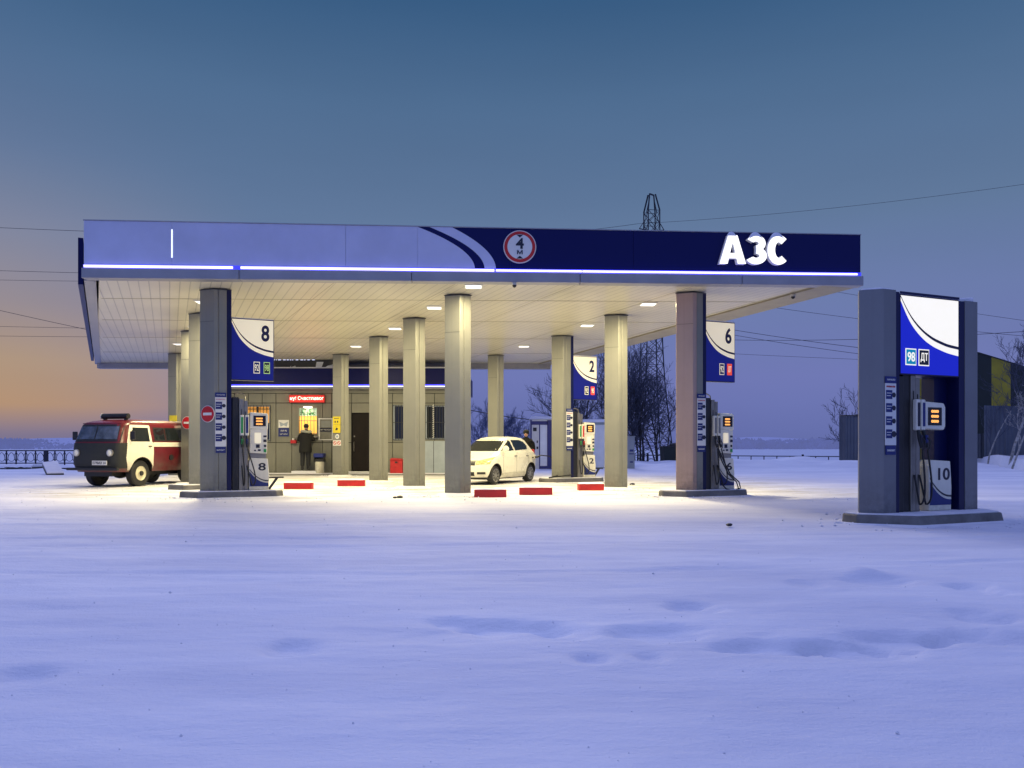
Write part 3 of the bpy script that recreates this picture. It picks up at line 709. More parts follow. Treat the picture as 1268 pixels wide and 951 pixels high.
def pump(t, num, left_mat, right_mat, wide=False, low_z=0.155):
    """t: thing at the island's frame. Hose tower, nozzles, display head, service unit and number cabinet."""
    z = low_z
    # hose tower
    MB().box(.0, .14, -.20, .22, z, 2.22).build('hose_tower', 'black_plastic', t, bevel=.01)
    MB().box(.143, .245, -.22, .2, z, 2.18).build('hose_tower', 'steel', t, bevel=.008)
    MB().box(.25, .33, -.22, .2, z, 2.14).build('hose_tower', 'steel', t, bevel=.008)
    MB().box(.185, .20, -.226, -.2215, 1.55, 1.95).build('slot', 'seam_dark', t)
    MB().box(.27, .285, -.226, -.2215, 1.5, 1.9).build('slot', 'seam_dark', t)
    MB().tube([(.06, 0, 2.2), (.08, 0, 2.30), (.18, 0, 2.33), (.28, 0, 2.28), (.31, 0, 2.12)], .014, 6).build('top_pipe', 'steel', t, smooth=True)
    for k, (x, mm) in enumerate(((.155, left_mat), (.262, right_mat))):
        mb = MB(); mb.box(x, x + .085, -.31, -.228, 1.36, 1.82); nh = mb.build('nozzle_cover', 'white_plastic', t, bevel=.02)
        c_ = MB().box(x + .018, x + .067, -.316, -.311, 1.42, 1.77).build('grade_label', mm, nh)
        # nozzle: body, spout, lever, guard
        nb = MB(); nb.tube([(x + .04, -.30, 1.36), (x + .04, -.33, 1.24), (x + .045, -.36, 1.10)], [.024, .034, .026], 8)
        nz = nb.build('nozzle', 'black_plastic' if k == 0 or mm == 'green_plastic' else 'dark_metal', t, smooth=True)
        MB().tube([(x + .04, -.36, 1.26), (x + .04, -.42, 1.2), (x + .04, -.41, 1.1), (x + .045, -.37, 1.06)], .009, 6).build('lever_guard', 'black_plastic', nz, smooth=True)
        MB().box(x + .018, x + .064, -.372, -.325, 1.17, 1.29).build('grip_sleeve', mm, nz, bevel=.01)
        pts = []
        for i in range(25):
            q = i / 24; xx = x + .045 + (.05 + (.12 if not wide else .04) * k) * math.sin(q * math.pi) + .0 * q
            zz = 1.08 - (1.08 - .26) * math.sin(q * math.pi * .62) ** .9 if q < .8 else None
            if zz is None:
                q2 = (q - .8) / .2; z8 = 1.08 - .82 * math.sin(.8 * math.pi * .62) ** .9; zz = z8 + (.7 - z8) * q2
            yy = -.37 + .14 * q + -.06 * math.sin(q * math.pi)
            pts.append((xx, yy, zz))
        MB().tube(pts, .014, 7).build('hose', 'rubber', t, smooth=True)
    if not wide:
        # display head
        hd = MB().plate([(.36, 1.52), (.755, 1.50), (.765, 1.82), (.745, 1.865), (.37, 1.885)], -.25, .2).build('display_head', 'white_plastic', t, bevel=.02)
        MB().box(.445, .71, -.257, -.2515, 1.575, 1.81).build('screen', 'screen_black', hd)
        for zz in (1.745, 1.685, 1.62): text('0000', .50, .64, zz - .017, zz + .02, -.258, 'digits_orange', hd, 'digits', ext=.002, bold=.05)
        MB().plate([(.365, .98), (.735, .96), (.75, 1.515), (.37, 1.515)], -.235, .19).build('service_unit', 'white_plastic', t, bevel=.012)
        MB().box(.47, .605, -.244, -.236, 1.20, 1.43).build('notice', 'sign_white', t)
        for q_ in ((.66, .73, 1.33, 1.37), (.66, .73, 1.22, 1.28), (.67, .72, 1.11, 1.16), (.46, .50, 1.02, 1.05), (.54, .6, 1.02, 1.06)): MB().box(q_[0], q_[1], -.241, -.236, q_[2], q_[3]).build('key', 'dark_text', t)
        MB().box(.50, .58, -.241, -.236, 1.09, 1.17).build('keypad', 'dark_text', t)
        MB().box(.665, .725, -.246, -.236, .995, 1.065).build('button', 'green_plastic', t)
        MB().box(.38, .72, -.2, .17, .86, .975).build('neck', 'steel', t)
        cab0, cabx, ct = .35, .775, .87
    else:
        hd = MB().plate([(.40, 1.39), (.85, 1.37), (.885, 1.43), (.885, 1.72), (.85, 1.78), (.40, 1.80)], -.22, .0).build('display_head', 'white_plastic', t, bevel=.02)
        MB().box(.50, .79, -.227, -.2215, 1.44, 1.71).build('screen', 'screen_black', hd)
        for zz in (1.65, 1.575, 1.50): text('0000', .56, .72, zz - .02, zz + .022, -.228, 'digits_orange', hd, 'digits', ext=.002, bold=.05)
        MB().box(.52, .55, -.05, 0, .8, 1.42).build('support_post', 'dark_metal', t)
        cab0, cabx, ct = .50, .98, .92
    # number cabinet with the blue swoosh
    y = -.24
    cabp = [(cab0, z), (cabx, z), (cabx + .01, z + .35), (cabx - .02, ct - .02), (cab0 + .04, ct), (cab0, ct - .1)]
    cab = MB().plate(cabp, y, .2).build('number_cabinet', 'white_plastic', t, bevel=.012)
    W2 = cabx - cab0
    us = [i / 20 for i in range(21)]
    f1 = lambda u: .30 + .36 * (1 - u) ** 2.2; f2 = lambda u: f1(u) - .035; f3 = lambda u: f1(u) - .085
    hh = ct - z
    def st(fa, fb, mm, nm):
        m_ = MB(); vs = []
        for u in us: vs += [(cab0 + .012 + u * (W2 - .02), y - .004, z + hh * fa(u)), (cab0 + .012 + u * (W2 - .02), y - .004, z + hh * fb(u))]
        m_.add(vs, [(2 * i, 2 * i + 1, 2 * i + 3, 2 * i + 2) for i in range(20)]); m_.build(nm, mm, cab, recalc=False)
    st(f1, f2, 'dark_text', 'dark_stripe'); st(f3, lambda u: .11, 'blue_text', 'blue_field')
    dw = .10 if len(num) == 1 else .19
    text(num, cab0 + W2 * .66 - dw / 2 - .03, cab0 + W2 * .66 + dw / 2 + .03, z + hh * .60, z + hh * .84, y - .001, 'dark_text', cab, 'number', bold=.02)
    return t

def info_board(loc, lab, z0=1.0, z1=2.35, w_=.23):
    t = thing('instruction_board', lab, 'notice', loc, B, 'fuelling instruction boards on the columns')
    MB().box(0, w_, -.012, 0, z0 + .14, z1 - .10).build('panel', 'white_paint', t)
    MB().box(0, w_, -.016, 0, z1 - .098, z1).build('header', 'blue_text', t)
    MB().box(.01, w_ - .01, -.014, 0, z0, z0 + .138).build('footer', 'blue_text', t)
    text('НАЧАЛО', .03, w_ - .03, z1 - .06, z1 - .035, -.0165, 'white_paint', t, bold=.02)
    text('ВНИМАНИЕ', .02, w_ - .02, z1 - .16, z1 - .135, -.0125, 'sign_red', t)
    n = 4; zz = z1 - .20; sp = (z1 - z0 - .38) / n
    for k in range(n):
        MB().box(.01, w_ * .62, -.015, -.0125, zz - sp * .68 - k * sp, zz - k * sp).build('step_label', 'blue_text', t)
        mb = MB(); mb.plate(disc_poly(w_ * .78, zz - sp * .36 - k * sp, w_ * (.17 if k < 3 else .21), 14), -.016, -.0125); mb.build('pictogram', 'dark_text', t)
        mb = MB(); mb.box(.02, w_ * .55, -.0165, -.0152, zz - sp * .25 - k * sp, zz - sp * .2 - k * sp); mb.box(.02, w_ * .45, -.0165, -.0152, zz - sp * .45 - k * sp, zz - sp * .4 - k * sp); mb.build('text_line', 'white_paint', t)
    text('внимание', .03, w_ - .03, z0 + .05, z0 + .08, -.0145, 'white_paint', t)
    return t

def loc_uv(o, u, v, z=0):
    return (o.location.x + u * cb - v * sb, o.location.y + u * sb + v * cb, z)
WHT = 'sign_white'
sets = {
 'A': ('8', [('92', 'blue_text', WHT, WHT), ('98', 'dark_text', 'badge_green', 'badge_green')], 'green_plastic', 'blue_text', 'badges 92 and 98', 'left front'),
 'K': ('2', [('92', 'dark_text', WHT, WHT), ('95', 'badge_red', 'badge_red', WHT)], 'green_plastic', 'sign_red', 'badges 92 and 95', 'rear right'),
 'I': ('6', [('92', 'blue_text', WHT, WHT), ('ДТ', 'badge_red', 'badge_red', WHT)], 'steel', 'steel', 'badges 92 and ДТ', 'right front')}
for key, (num, bd, m1, m2, bl, wh) in sets.items():
    t, D = cols[key]
    island(t.location.copy() * 1 if False else (t.location.x, t.location.y, 0), 'grey kerbed island under pump %s at the %s' % (num, wh), -.42, 1.75 if key != 'K' else 1.7, .52)
    number_sign(loc_uv(t, CHM + FW + .10, 0), num, bd, 'lit blue and white sign with number %s and %s' % (num, bl))
    p = thing('fuel_pump', 'white fuel pump numbered %s with two nozzles beside its column' % num, 'fuel pump', loc_uv(t, CHM + FW + .12, 0), B, 'fuel pumps on the islands')
    pump(p, num, m1, m2)
    if key == 'I':   # extra long loops of hose
        for k in range(2):
            MB().tube([(.2 + .03 * k, -.36, 1.08), (.28 + .05 * k, -.42, .8), (.45 + .05 * k, -.44, .5), (.66 + .07 * k, -.46, .32), (.72 + .06 * k, -.45, .18), (.6, -.44, .10 + .02 * k), (.4, -.42, .17), (.3, -.36, .3)], .015, 7).build('hose', 'rubber', p, smooth=True)
    info_board(loc_uv(t, CHM + .10 if key != 'A' else CHM + .03, -CHM - .005), 'white and blue instruction board on the column of pump ' + num, 1.0 if key != 'A' else .98, 2.30)
    if key != 'I':
        q = thing('squeegee_stand', 'black T shaped stand at the end of island ' + num, 'stand', loc_uv(t, 1.62, -.1, .15), B, 'black stands on the island ends')
        MB().bar((-.30, 0, .27), (.16, 0, .275), .07, .035).build('crossbar', 'dark_metal', q, bevel=.01)
        MB().bar((-.17, 0, 0), (.02, 0, .27), .06, .05).build('leg', 'dark_metal', q, bevel=.008)
tB, DB = cols['B']
island((tB.location.x, tB.location.y, 0), 'grey kerbed island under the second left column', -.5, 1.6, .5)
# hidden-behind pump of that island, seen from the side only
# ---- pylon 10
D10 = 11.72
p10 = thing('fuel_pylon', 'free standing grey fuel pylon number 10 with lit blue and white sign', 'fuel pylon', (PX(1063.5, D10 + .1), D10 + .1, 0), B)
PH = 3.38; ca = .235; fw = .25; LU = 2.47
MB().prism([(0, 0), (ca, -ca), (ca + fw, -ca), (ca + fw, ca), (ca, ca)], .14, PH + .03).build('left_column', 'pylon_metal', p10, bevel=.006)
MB().prism([(LU - ca - .28, -ca), (LU - ca, -ca), (LU, 0), (LU - ca, ca), (LU - ca - .28, ca)], .14, PH - .02).build('right_column', 'pylon_metal', p10, bevel=.006)
x0 = ca + fw + .003; x1 = LU - ca - .283
MB().box(x0, x0 + .075, -ca + .01, ca - .01, .14, PH + .01).build('navy_board', 'navy_board', p10, bevel=.006)
MB().box(x1 - .12, x1, -ca + .01, ca - .01, .14, PH - .03).build('navy_board', 'navy_board', p10, bevel=.006)
MB().box(x1 - .40, x1 - .123, -.02, ca - .02, .14, PH - .05).build('navy_board', 'navy_board', p10, bevel=.006)
sgn = thing('sign_tmp', 'x', 'x'); 
for k in ('label', 'category'): del sgn[k]
sgn.name = 'sign_panel'; sgn.parent = p10
build_sign(sgn, x0 + .078, x1 - .123, 2.18, 3.36, -.225, '', [('98', 'badge_cyan', 'sign_white_bright', 'sign_white_bright'), ('ДТ', 'dark_text', 'sign_white_bright', 'sign_white_bright')], True, .40)
MB().box(x0 + .078, x1 - .123, -ca + .0, -.228, 3.364, 3.40).build('top_trim', 'navy_board', p10)
for a_, b_ in ((0.05, ca + fw), (LU - ca - .25, LU - .26)):
    MB().prism([(a_, 0), (a_ + .16, -ca + .04), (b_, -ca + .04), (b_, ca - .04), (a_ + .16, ca - .04)], PH - .02, PH + .055).build('snow_cap', 'snow_cap', p10, bevel=.02)
pt = thing('fuel_pump', 'fuel pump numbered 10 with separate display head inside the grey pylon', 'fuel pump', loc_uv(p10, x0 + .20, .02), B, 'fuel pumps on the islands')
MB().box(-.115, -.003, -.22, .2, .155, 2.16).build('side_cabinet', 'black_plastic', pt, bevel=.01)
pump(pt, '10', 'dark_text', 'blue_text', wide=True)
info_board(loc_uv(p10, ca + .015, -ca - .005), 'white and blue instruction board on pylon 10', 1.0, 2.14, .215)
island((p10.location.x, p10.location.y, 0), 'long grey kerbed island under pylon 10', -.17, 2.42, .74)
MB().box(LU - .10, LU + .02, .02, .16, .3, .75).build('cable_box', 'dark_metal', p10)

# no-entry signs, yellow board
def no_entry(loc, rz, lab, r):
    t = thing('no_entry_sign', lab, 'road sign', loc, rz, 'red no entry signs')
    MB().plate(disc_poly(0, 0, r), -.014, 0).build('rim', 'white_paint', t)
    MB().plate(disc_poly(0, 0, r * .93), -.018, -.0145).build('disc', 'sign_red', t)
    MB().box(-r * .62, r * .62, -.022, -.0185, -r * .16, r * .16).build('bar', 'white_paint', t)
tA, _ = cols['A']
no_entry(loc_uv(tA, .160, -.185, PZ(512.5, 17.6)), R(24 - 45), 'round no entry sign on the front left column', .185)
tC, _ = cols['C']
no_entry(loc_uv(tC, .17, -.19, PZ(523.5, 24)), R(24 - 45), 'round no entry sign on third left column, half hidden', .19)
tD, _ = cols['D']
t = thing('yellow_board', 'small plain yellow board on the rearmost left column', 'notice', loc_uv(tD, .18, -.21, PZ(518, 29.5)), R(-21))
MB().box(-.16, .17, -.03, 0, -.12, .12).build('panel', 'yellow_paint', t); MB().box(-.165, .175, -.02, 0, -.15, -.123).build('edge', 'trim_dark', t)

# ------------------------------------------------------------------ kiosk building
DK = 32.3; K = thing('kiosk_building', 'low grey panelled station kiosk with navy illuminated fascia', 'building', (0, DK, 0))
kx = lambda px: (px - 634) * DK / 1000; kz = lambda py: PZ(py, DK)
XL, XR = kx(245), kx(572); Z1, Z2, Z3 = kz(548), kz(499), kz(487)
opens = [(kx(302), kx(335), kz(546), kz(502)), (kx(367), kx(396), kz(541), kz(501.5)), (kx(435.5), kx(458.5), .02, kz(511)), (kx(487), kx(504), kz(545), kz(501.5)), (kx(527), kx(552), kz(544), kz(502))]
def sub(rects, o):
    out = []
    for (a, b, c, d) in rects:
        oa, ob, oc, od = max(a, o[0]), min(b, o[1]), max(c, o[2]), min(d, o[3])
        if oa >= ob or oc >= od: out.append((a, b, c, d)); continue
        if a < oa: out.append((a, oa, c, d))
        if ob < b: out.append((ob, b, c, d))
        if c < oc: out.append((oa, ob, c, oc))
        if od < d: out.append((oa, ob, od, d))
    return [r for r in out if r[1] - r[0] > .02 and r[3] - r[2] > .02]
cutx = [245, 262, 279, 290, 307.5, 324.7, 341.7, 361.3, 380, 399.5, 410.5, 424, 435, 459, 466, 477, 486, 505, 516, 526, 538, 553, 572]
mb = MB()
for a, b in zip(cutx[:-1], cutx[1:]):
    for c, d in ((.0, Z1), (Z1, Z2), (Z2, Z3)):
        for r_ in sub([(kx(a) + .012, kx(b) - .012, c + .012, d - .012)], (0, 0, 0, 0)):
            rr = [r_]
            for o_ in opens: rr = sub(rr, o_)
            for q in rr: mb.box(q[0], q[1], 0, .04, q[2], q[3])
mb.box(XL, XR, -.0, .04, Z3 + .01, kz(481)); mb.build('wall_panels', 'wall_panel', K)
mb = MB(); rr = [(XL + .02, XR - .02, 0, 3.4)]
for o_ in opens: rr = sub(rr, o_)
for q in rr: mb.box(q[0], q[1], .045, .25, q[2], q[3])
mb.box(XR - .24, XR - .02, .26, 6, 0, 3.4); mb.box(XL + .02, XL + .24, .26, 6, 0, 3.4); mb.box(XL + .02, XR - .02, 6, 6.2, 0, 3.4)
mb.build('wall', 'seam_dark', K)
mb = MB(); mb.box(XR - .018, XR, .05, 6.2, 0, 3.45); mb.box(XL, XL + .018, .05, 6.2, 0, 3.45); mb.build('side_wall', 'wall_panel', K)
MB().box(XL - .15, XR + .12, -.34, 6.3, kz(480.5), kz(457)).build('fascia', 'navy_panel', K)
MB().box(XL - .1, XR + .08, -.31, -.02, kz(482), kz(480.6)).build('soffit', 'wall_soffit', K)
MB().box(XL - .15, XR + .12, -.37, -.342, kz(479.9), kz(478.7)).build('light_strip', 'kiosk_led', K)
MB().box(XL - .15, XR + .12, -.355, -.342, kz(478.7) + .003, kz(476.8)).build('light_glow', 'led_glow', K)
MB().box(XL - .1, XR + .1, -.3, 6.2, kz(457) + .003, kz(457) + .05).build('roof', 'snow_cap', K)
# raised dark sign board on the roof, with pale emblem
sbx0, sbx1 = kx(262), kx(414)
rb = MB().box(sbx0, sbx1, -.05, .1, kz(456.5), kz(443)).build('roof_board', 'trim_dark', K)
MB().box(sbx0, sbx1, -.062, -.052, kz(456.4), kz(455.7)).build('lower_trim', 'lip_panel', rb)
mb = MB(); rng = random.Random(4)
xx = kx(336)
while xx < kx(390): 
    wl = rng.uniform(.03, .12); MB().box(xx, xx + wl, -.056, -.052, kz(446.1), kz(445.3)).build('light_dot', 'kiosk_led', rb); xx += wl + rng.uniform(.03, .1)
mb = MB(); mb.plate([(kx(391), kz(456.8)), (kx(398), kz(456.8)), (kx(401), kz(448.3)), (kx(392.5), kz(448.3))], -.06, -.052)
e_ = []
for i in range(13): a = math.pi * (i / 12) * .5; e_.append((kx(412.5) - (kx(412.5) - kx(400)) * math.cos(a), kz(456.8) + (kz(449.5) - kz(456.8)) * math.sin(a)))
mb.plate([(kx(400.5), kz(456.8)), (kx(412.5), kz(456.8)), (kx(412.5), kz(451.5)), (kx(406), kz(453))], -.06, -.052); mb.build('emblem', 'box_white', rb)
text('( •8', kx(360), kx(366.5), kz(456), kz(453), -.053, 'box_white', rb)

def fold(x0, x1, z0, z1, y, mname, parent, name, n=9, amp=.03):
    mb = MB(); k = n * 6
    mb.grid(lambda u, v: (x0 + (x1 - x0) * u, y + amp * math.sin(u * n * 2 * math.pi) + .01 * math.sin(u * 31), z0 + (z1 - z0) * v), [i / k for i in range(k + 1)], [0, .5, 1])
    return mb.build(name, mname, parent, smooth=True)
def winframe(o_, parent, f=.05, mn='galvanized'):
    a, b, c, d = o_; mb = MB()
    mb.box(a, a + f, -.02, .1, c, d); mb.box(b - f, b, -.02, .1, c, d); mb.box(a + f, b - f, -.02, .1, c, c + f); mb.box(a + f, b - f, -.02, .1, d - f, d)
    return mb.build('frame', mn, parent)
def bars(o_, parent, n, arcs=True, mname='dark_metal', z_top=None):
    a, b, c, d = o_; mb = MB()
    for i in range(n + 1):
        x = a + (b - a) * i / n; mb.bar((x, -.05, c), (x, -.05, d), .018)
    for z in (c + .02, (c * .5 + d * .5), d - .02): mb.bar((a, -.05, z), (b, -.05, z), .02)
    if arcs:
        for i in range(n):
            x = a + (b - a) * (i + .5) / n; r_ = (b - a) / n * .5
            mb.tube([(x + r_ * math.cos(t_ * math.pi / 6), -.06, d - .22 + r_ * math.sin(t_ * math.pi / 6)) for t_ in range(7)], .010, 5)
            mb.tube([(x + r_ * math.cos(t_ * math.pi / 6), -.06, d - .08 - r_ * math.sin(t_ * math.pi / 6)) for t_ in range(7)], .010, 5)
    return mb.build('security_bars', mname, parent)
# left window
o_ = opens[0]; wn = winframe(o_, K); wn.name = 'window'; wn['label'] = 'barred window with amber curtains left of ticket window'
zm = o_[2] + (o_[3] - o_[2]) * .5
fold(o_[0] + .05, (o_[0] + o_[1]) / 2 - .03, zm, o_[3] - .05, .11, 'curtain_dim', wn, 'curtain', 4)
fold((o_[0] + o_[1]) / 2 + .03, o_[1] - .05, zm, o_[3] - .05, .11, 'curtain_dim', wn, 'curtain', 4)
MB().box(o_[0] + .05, o_[1] - .05, .09, .1, o_[2] + .05, zm).build('lower_pane', 'navy_glass', wn); MB().bar(((o_[0] + o_[1]) / 2, .05, o_[2]), ((o_[0] + o_[1]) / 2, .05, o_[3]), .06).build('mullion', 'dark_metal', wn)
bars(o_, wn, 8)
# ticket window
o_ = opens[1]; wn = winframe(o_, K, .10, 'wall_panel'); wn.name = 'ticket_window'; wn['label'] = 'lit ticket window with amber curtains and green top'
zt = o_[2] + (o_[3] - o_[2]) * .66; zb_ = o_[2] + .12
MB().box(o_[0] + .1, o_[1] - .1, .10, .12, zt, o_[3] - .1).build('upper_pane', 'window_glow', wn)
fold(o_[0] + .1, o_[1] - .1, zb_, zt - .003, .13, 'curtain', wn, 'curtain', 7)
mb = MB(); rng = random.Random(9)
for i in range(34):
    x = rng.uniform(o_[0] + .12, o_[1] - .2); z = rng.uniform(zt + .03, o_[3] - .16); mb.box(x, x + rng.uniform(.03, .12), .092, .098, z, z + rng.uniform(.015, .05))
mb.build('stickers', 'green_plastic', wn); bars((o_[0] + .1, o_[1] - .1, zb_, o_[3] - .1), wn, 6, False, 'steel')
MB().box(o_[0] + .02, o_[1] - .02, -.30, -.005, o_[2] - .02, o_[2] + .03).build('counter_shelf', 'steel', wn)
MB().box((o_[0] + o_[1]) / 2 - .18, (o_[0] + o_[1]) / 2 + .18, -.06, -.03, o_[3] - .12, o_[3] - .06).build('top_lamp', 'letter_white', wn)
L = bpy.data.lights.new('ticket_lamp', 'AREA'); L.size = .3; L.energy = 9; L.color = (1, .9, .55); lo = bpy.data.objects.new('lamp', L); C.objects.link(lo); lo.parent = wn
lo.location = ((o_[0] + o_[1]) / 2, -.12, o_[3] - .1)
# door
o_ = opens[2]; d_ = MB().box(o_[0] + .03, o_[1] - .03, .02, .1, .1, o_[3] - .03).build('door', 'door_brown', K)
mb = MB(); mb.box(o_[0] + .12, o_[1] - .12, .012, .019, .25, 1.0); mb.box(o_[0] + .12, o_[1] - .12, .012, .019, 1.15, o_[3] - .2); mb.build('door_panel', 'door_brown', d_)
MB().tube([(o_[0] + .10, -.0, .93), (o_[0] + .10, -.06, .98), (o_[0] + .10, -.06, 1.26), (o_[0] + .10, 0, 1.31)], .014, 6).build('handle', 'steel', d_, smooth=True)
MB().box(o_[0] + .08, o_[0] + .13, .0, .018, 1.5, 1.56).build('lock', 'steel', d_)
MB().box(o_[0] - .2, o_[1] + .25, -.75, .0, -.02, .10).build('door_step', 'concrete', K); MB().box(o_[0] - .18, o_[1] + .23, -.73, -.01, .101, .13).build('step_snow', 'snow_cap', K)
# dark windows
for i, idx in enumerate((3, 4)):
    o_ = opens[idx]; wn = winframe(o_, K); wn.name = 'window'
    MB().box(o_[0] + .05, o_[1] - .05, .06, .09, o_[2] + .05, o_[3] - .05).build('pane', 'dark_glass' if i else 'navy_glass', wn)
    bars(o_, wn, 7 if i else 5, False, 'black_plastic')
    if i: 
        mb = MB(); 
        for k in range(16): mb.bar((kx(536), -.07, o_[2] + .06 + k * .085), (kx(536) + .05, -.07, o_[2] + .11 + k * .085), .03)
        mb.build('tinsel', 'white_paint', wn)
    else: MB().box(o_[1] - .16, o_[1] - .06, .05, .058, o_[2] + .1, o_[3] - .1).build('curtain', 'curtain_dim', wn)
MB().box(kx(523), kx(553), -.015, -.002, .02, kz(546)).build('cold_panel', 'galvanized', K)
mb = MB(); mb.box(kx(537) - .01, kx(537) + .01, -.02, -.016, .02, kz(546)); mb.build('panel_seam', 'seam_dark', K)
# platform
pf = MB().box(XL - .3, XR + .6, -1.05, -.0, -.05, .055).build('kiosk_pavement', 'concrete'); pf.location = (0, DK, 0); tag(pf, kind='structure')
pf2 = MB().box(XL - .28, XR + .58, -1.02, -.0, .056, .075).build('pavement_snow', 'snow_cap'); pf2.location = (0, DK, 0); tag(pf2, kind='structure')
st_ = MB().box(kx(366), kx(401), -.62, -.0, .076, .16).build('entrance_step', 'snow_cap'); st_.location = (0, DK, 0); tag(st_, kind='structure')
# ticker
t = thing('led_ticker', 'glowing red text display above the ticket window', 'sign', (kx(359), DK - .06, kz(499)))
wt = kx(403) - kx(359); ht = kz(489) - kz(499)
MB().box(0, wt, -.09, .05, 0, ht).build('housing', 'ticker_red', t, bevel=.01)
text('ну! Счастливог', .05, wt - .04, ht * .24, ht * .80, -.092, 'ticker_text', t, bold=.005)
L = bpy.data.lights.new('ticker_glow', 'AREA'); L.shape = 'RECTANGLE'; L.size = wt; L.size_y = .25; L.energy = 9; L.color = (1, .10, .06); lo = bpy.data.objects.new('lamp', L); C.objects.link(lo); lo.parent = t
lo.location = (wt / 2, -.14, ht / 2); lo.rotation_euler = (R(90), 0, 0)
# posters
t = thing('price_poster', 'blue and white poster on kiosk wall left of ticket window', 'poster', (kx(345), DK - .012, kz(540.5)))
pw, ph = kx(358) - kx(345), kz(520) - kz(540.5)
MB().box(0, pw, -.012, 0, ph * .53, ph).build('upper_half', 'white_paint', t); MB().box(0, pw, -.012, 0, 0, ph * .527).build('lower_half', 'blue_text', t)
mb = MB(); mb.plate([(pw * .2, ph * .6), (pw * .5, ph * .68), (pw * .8, ph * .6), (pw * .92, ph * .9), (pw * .5, ph * .78), (pw * .08, ph * .9)], -.015, -.0125); mb.build('emblem', 'galvanized', t)
text('АИ 92', pw * .2, pw * .8, ph * .30, ph * .40, -.0125, 'white_paint', t); text('цены', pw * .15, pw * .85, ph * .1, ph * .18, -.0125, 'white_paint', t)
t = thing('notice_frame', 'framed pale information board with dark band right of ticket window', 'notice board', (kx(395), DK - .05, kz(545)))
pw, ph = kx(412.5) - kx(395), kz(518) - kz(545)
MB().box(0, pw, -.02, .03, 0, ph).build('backing', 'wall_panel', t); mb = MB(); mb.box(0, .05, -.04, -.021, 0, ph); mb.box(pw - .03, pw, -.04, -.021, 0, ph); mb.box(.05, pw - .03, -.04, -.021, 0, .03); mb.box(.05, pw - .03, -.04, -.021, ph - .04, ph); mb.build('frame', 'white_paint', t)
MB().box(.05, pw - .03, -.03, -.0215, ph * .38, ph * .56).build('band', 'dark_text', t); text('Информация', .08, pw - .06, ph * .44, ph * .5, -.031, 'white_paint', t)
mb = MB()
for k in range(5): mb.box(.1, pw - .1, -.023, -.0212, ph * .62 + k * .05, ph * .62 + k * .05 + .012)
mb.build('text_line', 'galvanized', t)
tH, DH = cols['H']
def on_H(u, v, z): return loc_uv(tH, u, v, z)
t = thing('yellow_notice', 'yellow two panel notice on the column beside the kiosk', 'notice', on_H(.115, -.13, PZ(536, DH - .1)), R(-21))
MB().box(-.15, .17, -.02, 0, 0, .30).build('lower_panel', 'yellow_paint', t); MB().box(-.15, .17, -.02, 0, .31, .61).build('upper_panel', 'yellow_paint', t)
mb = MB(); mb.plate([(-.04, .1), (.05, .1), (.07, .17), (.0, .2)], -.024, -.0205); mb.box(-.07, -.02, -.024, -.0205, .38, .45); mb.box(.04, .09, -.024, -.0205, .38, .45); mb.box(-.1, .12, -.024, -.0205, .53, .55); mb.build('pictogram', 'dark_text', t)
t = thing('round_label', 'small round white label below the yellow notice', 'notice', on_H(.14, -.155, PZ(540.5, DH - .1)), R(-21))
MB().plate(disc_poly(0, 0, .085), -.012, 0).build('disc', 'white_paint', t); MB().plate(disc_poly(0, 0, .05), -.015, -.0125).build('centre', 'galvanized', t)
for k, sd in enumerate(('left', 'right')):
    t = thing('prohibition_label', 'red and white prohibition label, %s one of the pair on the column' % sd, 'notice', on_H(.07 + k * .125, -.085 - k * .125, PZ(548.5, DH - .1)), R(-21), 'prohibition labels on the rear column')
    MB().box(-.08, .08, -.012, 0, -.1, .1).build('card', 'white_paint', t)
    mb = MB()
    for i in range(16):
        a0_, a1_ = i * math.pi / 8, (i + 1) * math.pi / 8
        mb.plate([(.05 * math.cos(a0_), .05 * math.sin(a0_)), (.07 * math.cos(a0_), .07 * math.sin(a0_)), (.07 * math.cos(a1_), .07 * math.sin(a1_)), (.05 * math.cos(a1_), .05 * math.sin(a1_))], -.015, -.0125)
    mb.plate([(-.05, .035), (-.035, .05), (.05, -.035), (.035, -.05)][::-1], -.016, -.0155); mb.build('ring', 'sign_red', t)
# red tray by the window
t = thing('document_tray', 'small red tray fixed under the left corner of the ticket window', 'tray', (kx(361), DK - .02, kz(549)))
mb = MB(); mb.box(0, .22, -.14, 0, 0, .03); mb.box(0, .22, -.14, -.12, .03, .13); mb.box(0, .02, -.12, 0, .03, .13); mb.box(.2, .22, -.12, 0, .03, .13); mb.build('tray', 'red_paint', t)
MB().box(.06, .14, -.115, -.02, .03, .20).build('papers', 'white_paint', t)
# bin
t = thing('litter_bin', 'grey litter bin with dark blue flap top against kiosk wall', 'bin', (kx(399.5), DK - .5, .075))
MB().lathe([(.15, 0), (.17, .03), (.175, .45)], n=20).build('body', 'white_plastic', t, smooth=True); MB().box(-.2, .2, -.2, .2, .62, .78).build('hood', 'blue_paint', t, bevel=.02)
mb = MB(); mb.box(-.19, -.16, -.18, .18, .45, .62); mb.box(.16, .19, -.18, .18, .45, .62); mb.box(-.16, .16, .15, .18, .45, .62); mb.build('bracket', 'black_plastic', t); MB().box(-.15, .15, -.15, .1, .46, .56).build('insert', 'black_plastic', t)
# fire box
t = thing('fire_box', 'red fire equipment box beside the kiosk wall', 'box', (kx(493.5), DK - .45, .075))
MB().box(-.24, .24, -.2, .2, 0, .50).build('body', 'red_paint', t, bevel=.012); MB().plate([(-.26, .50), (.26, .50), (.20, .57), (-.20, .60)], -.22, .22).build('lid', 'red_paint', t, bevel=.012)
MB().box(-.05, .05, -.215, -.202, .40, .46).build('latch', 'dark_metal', t)

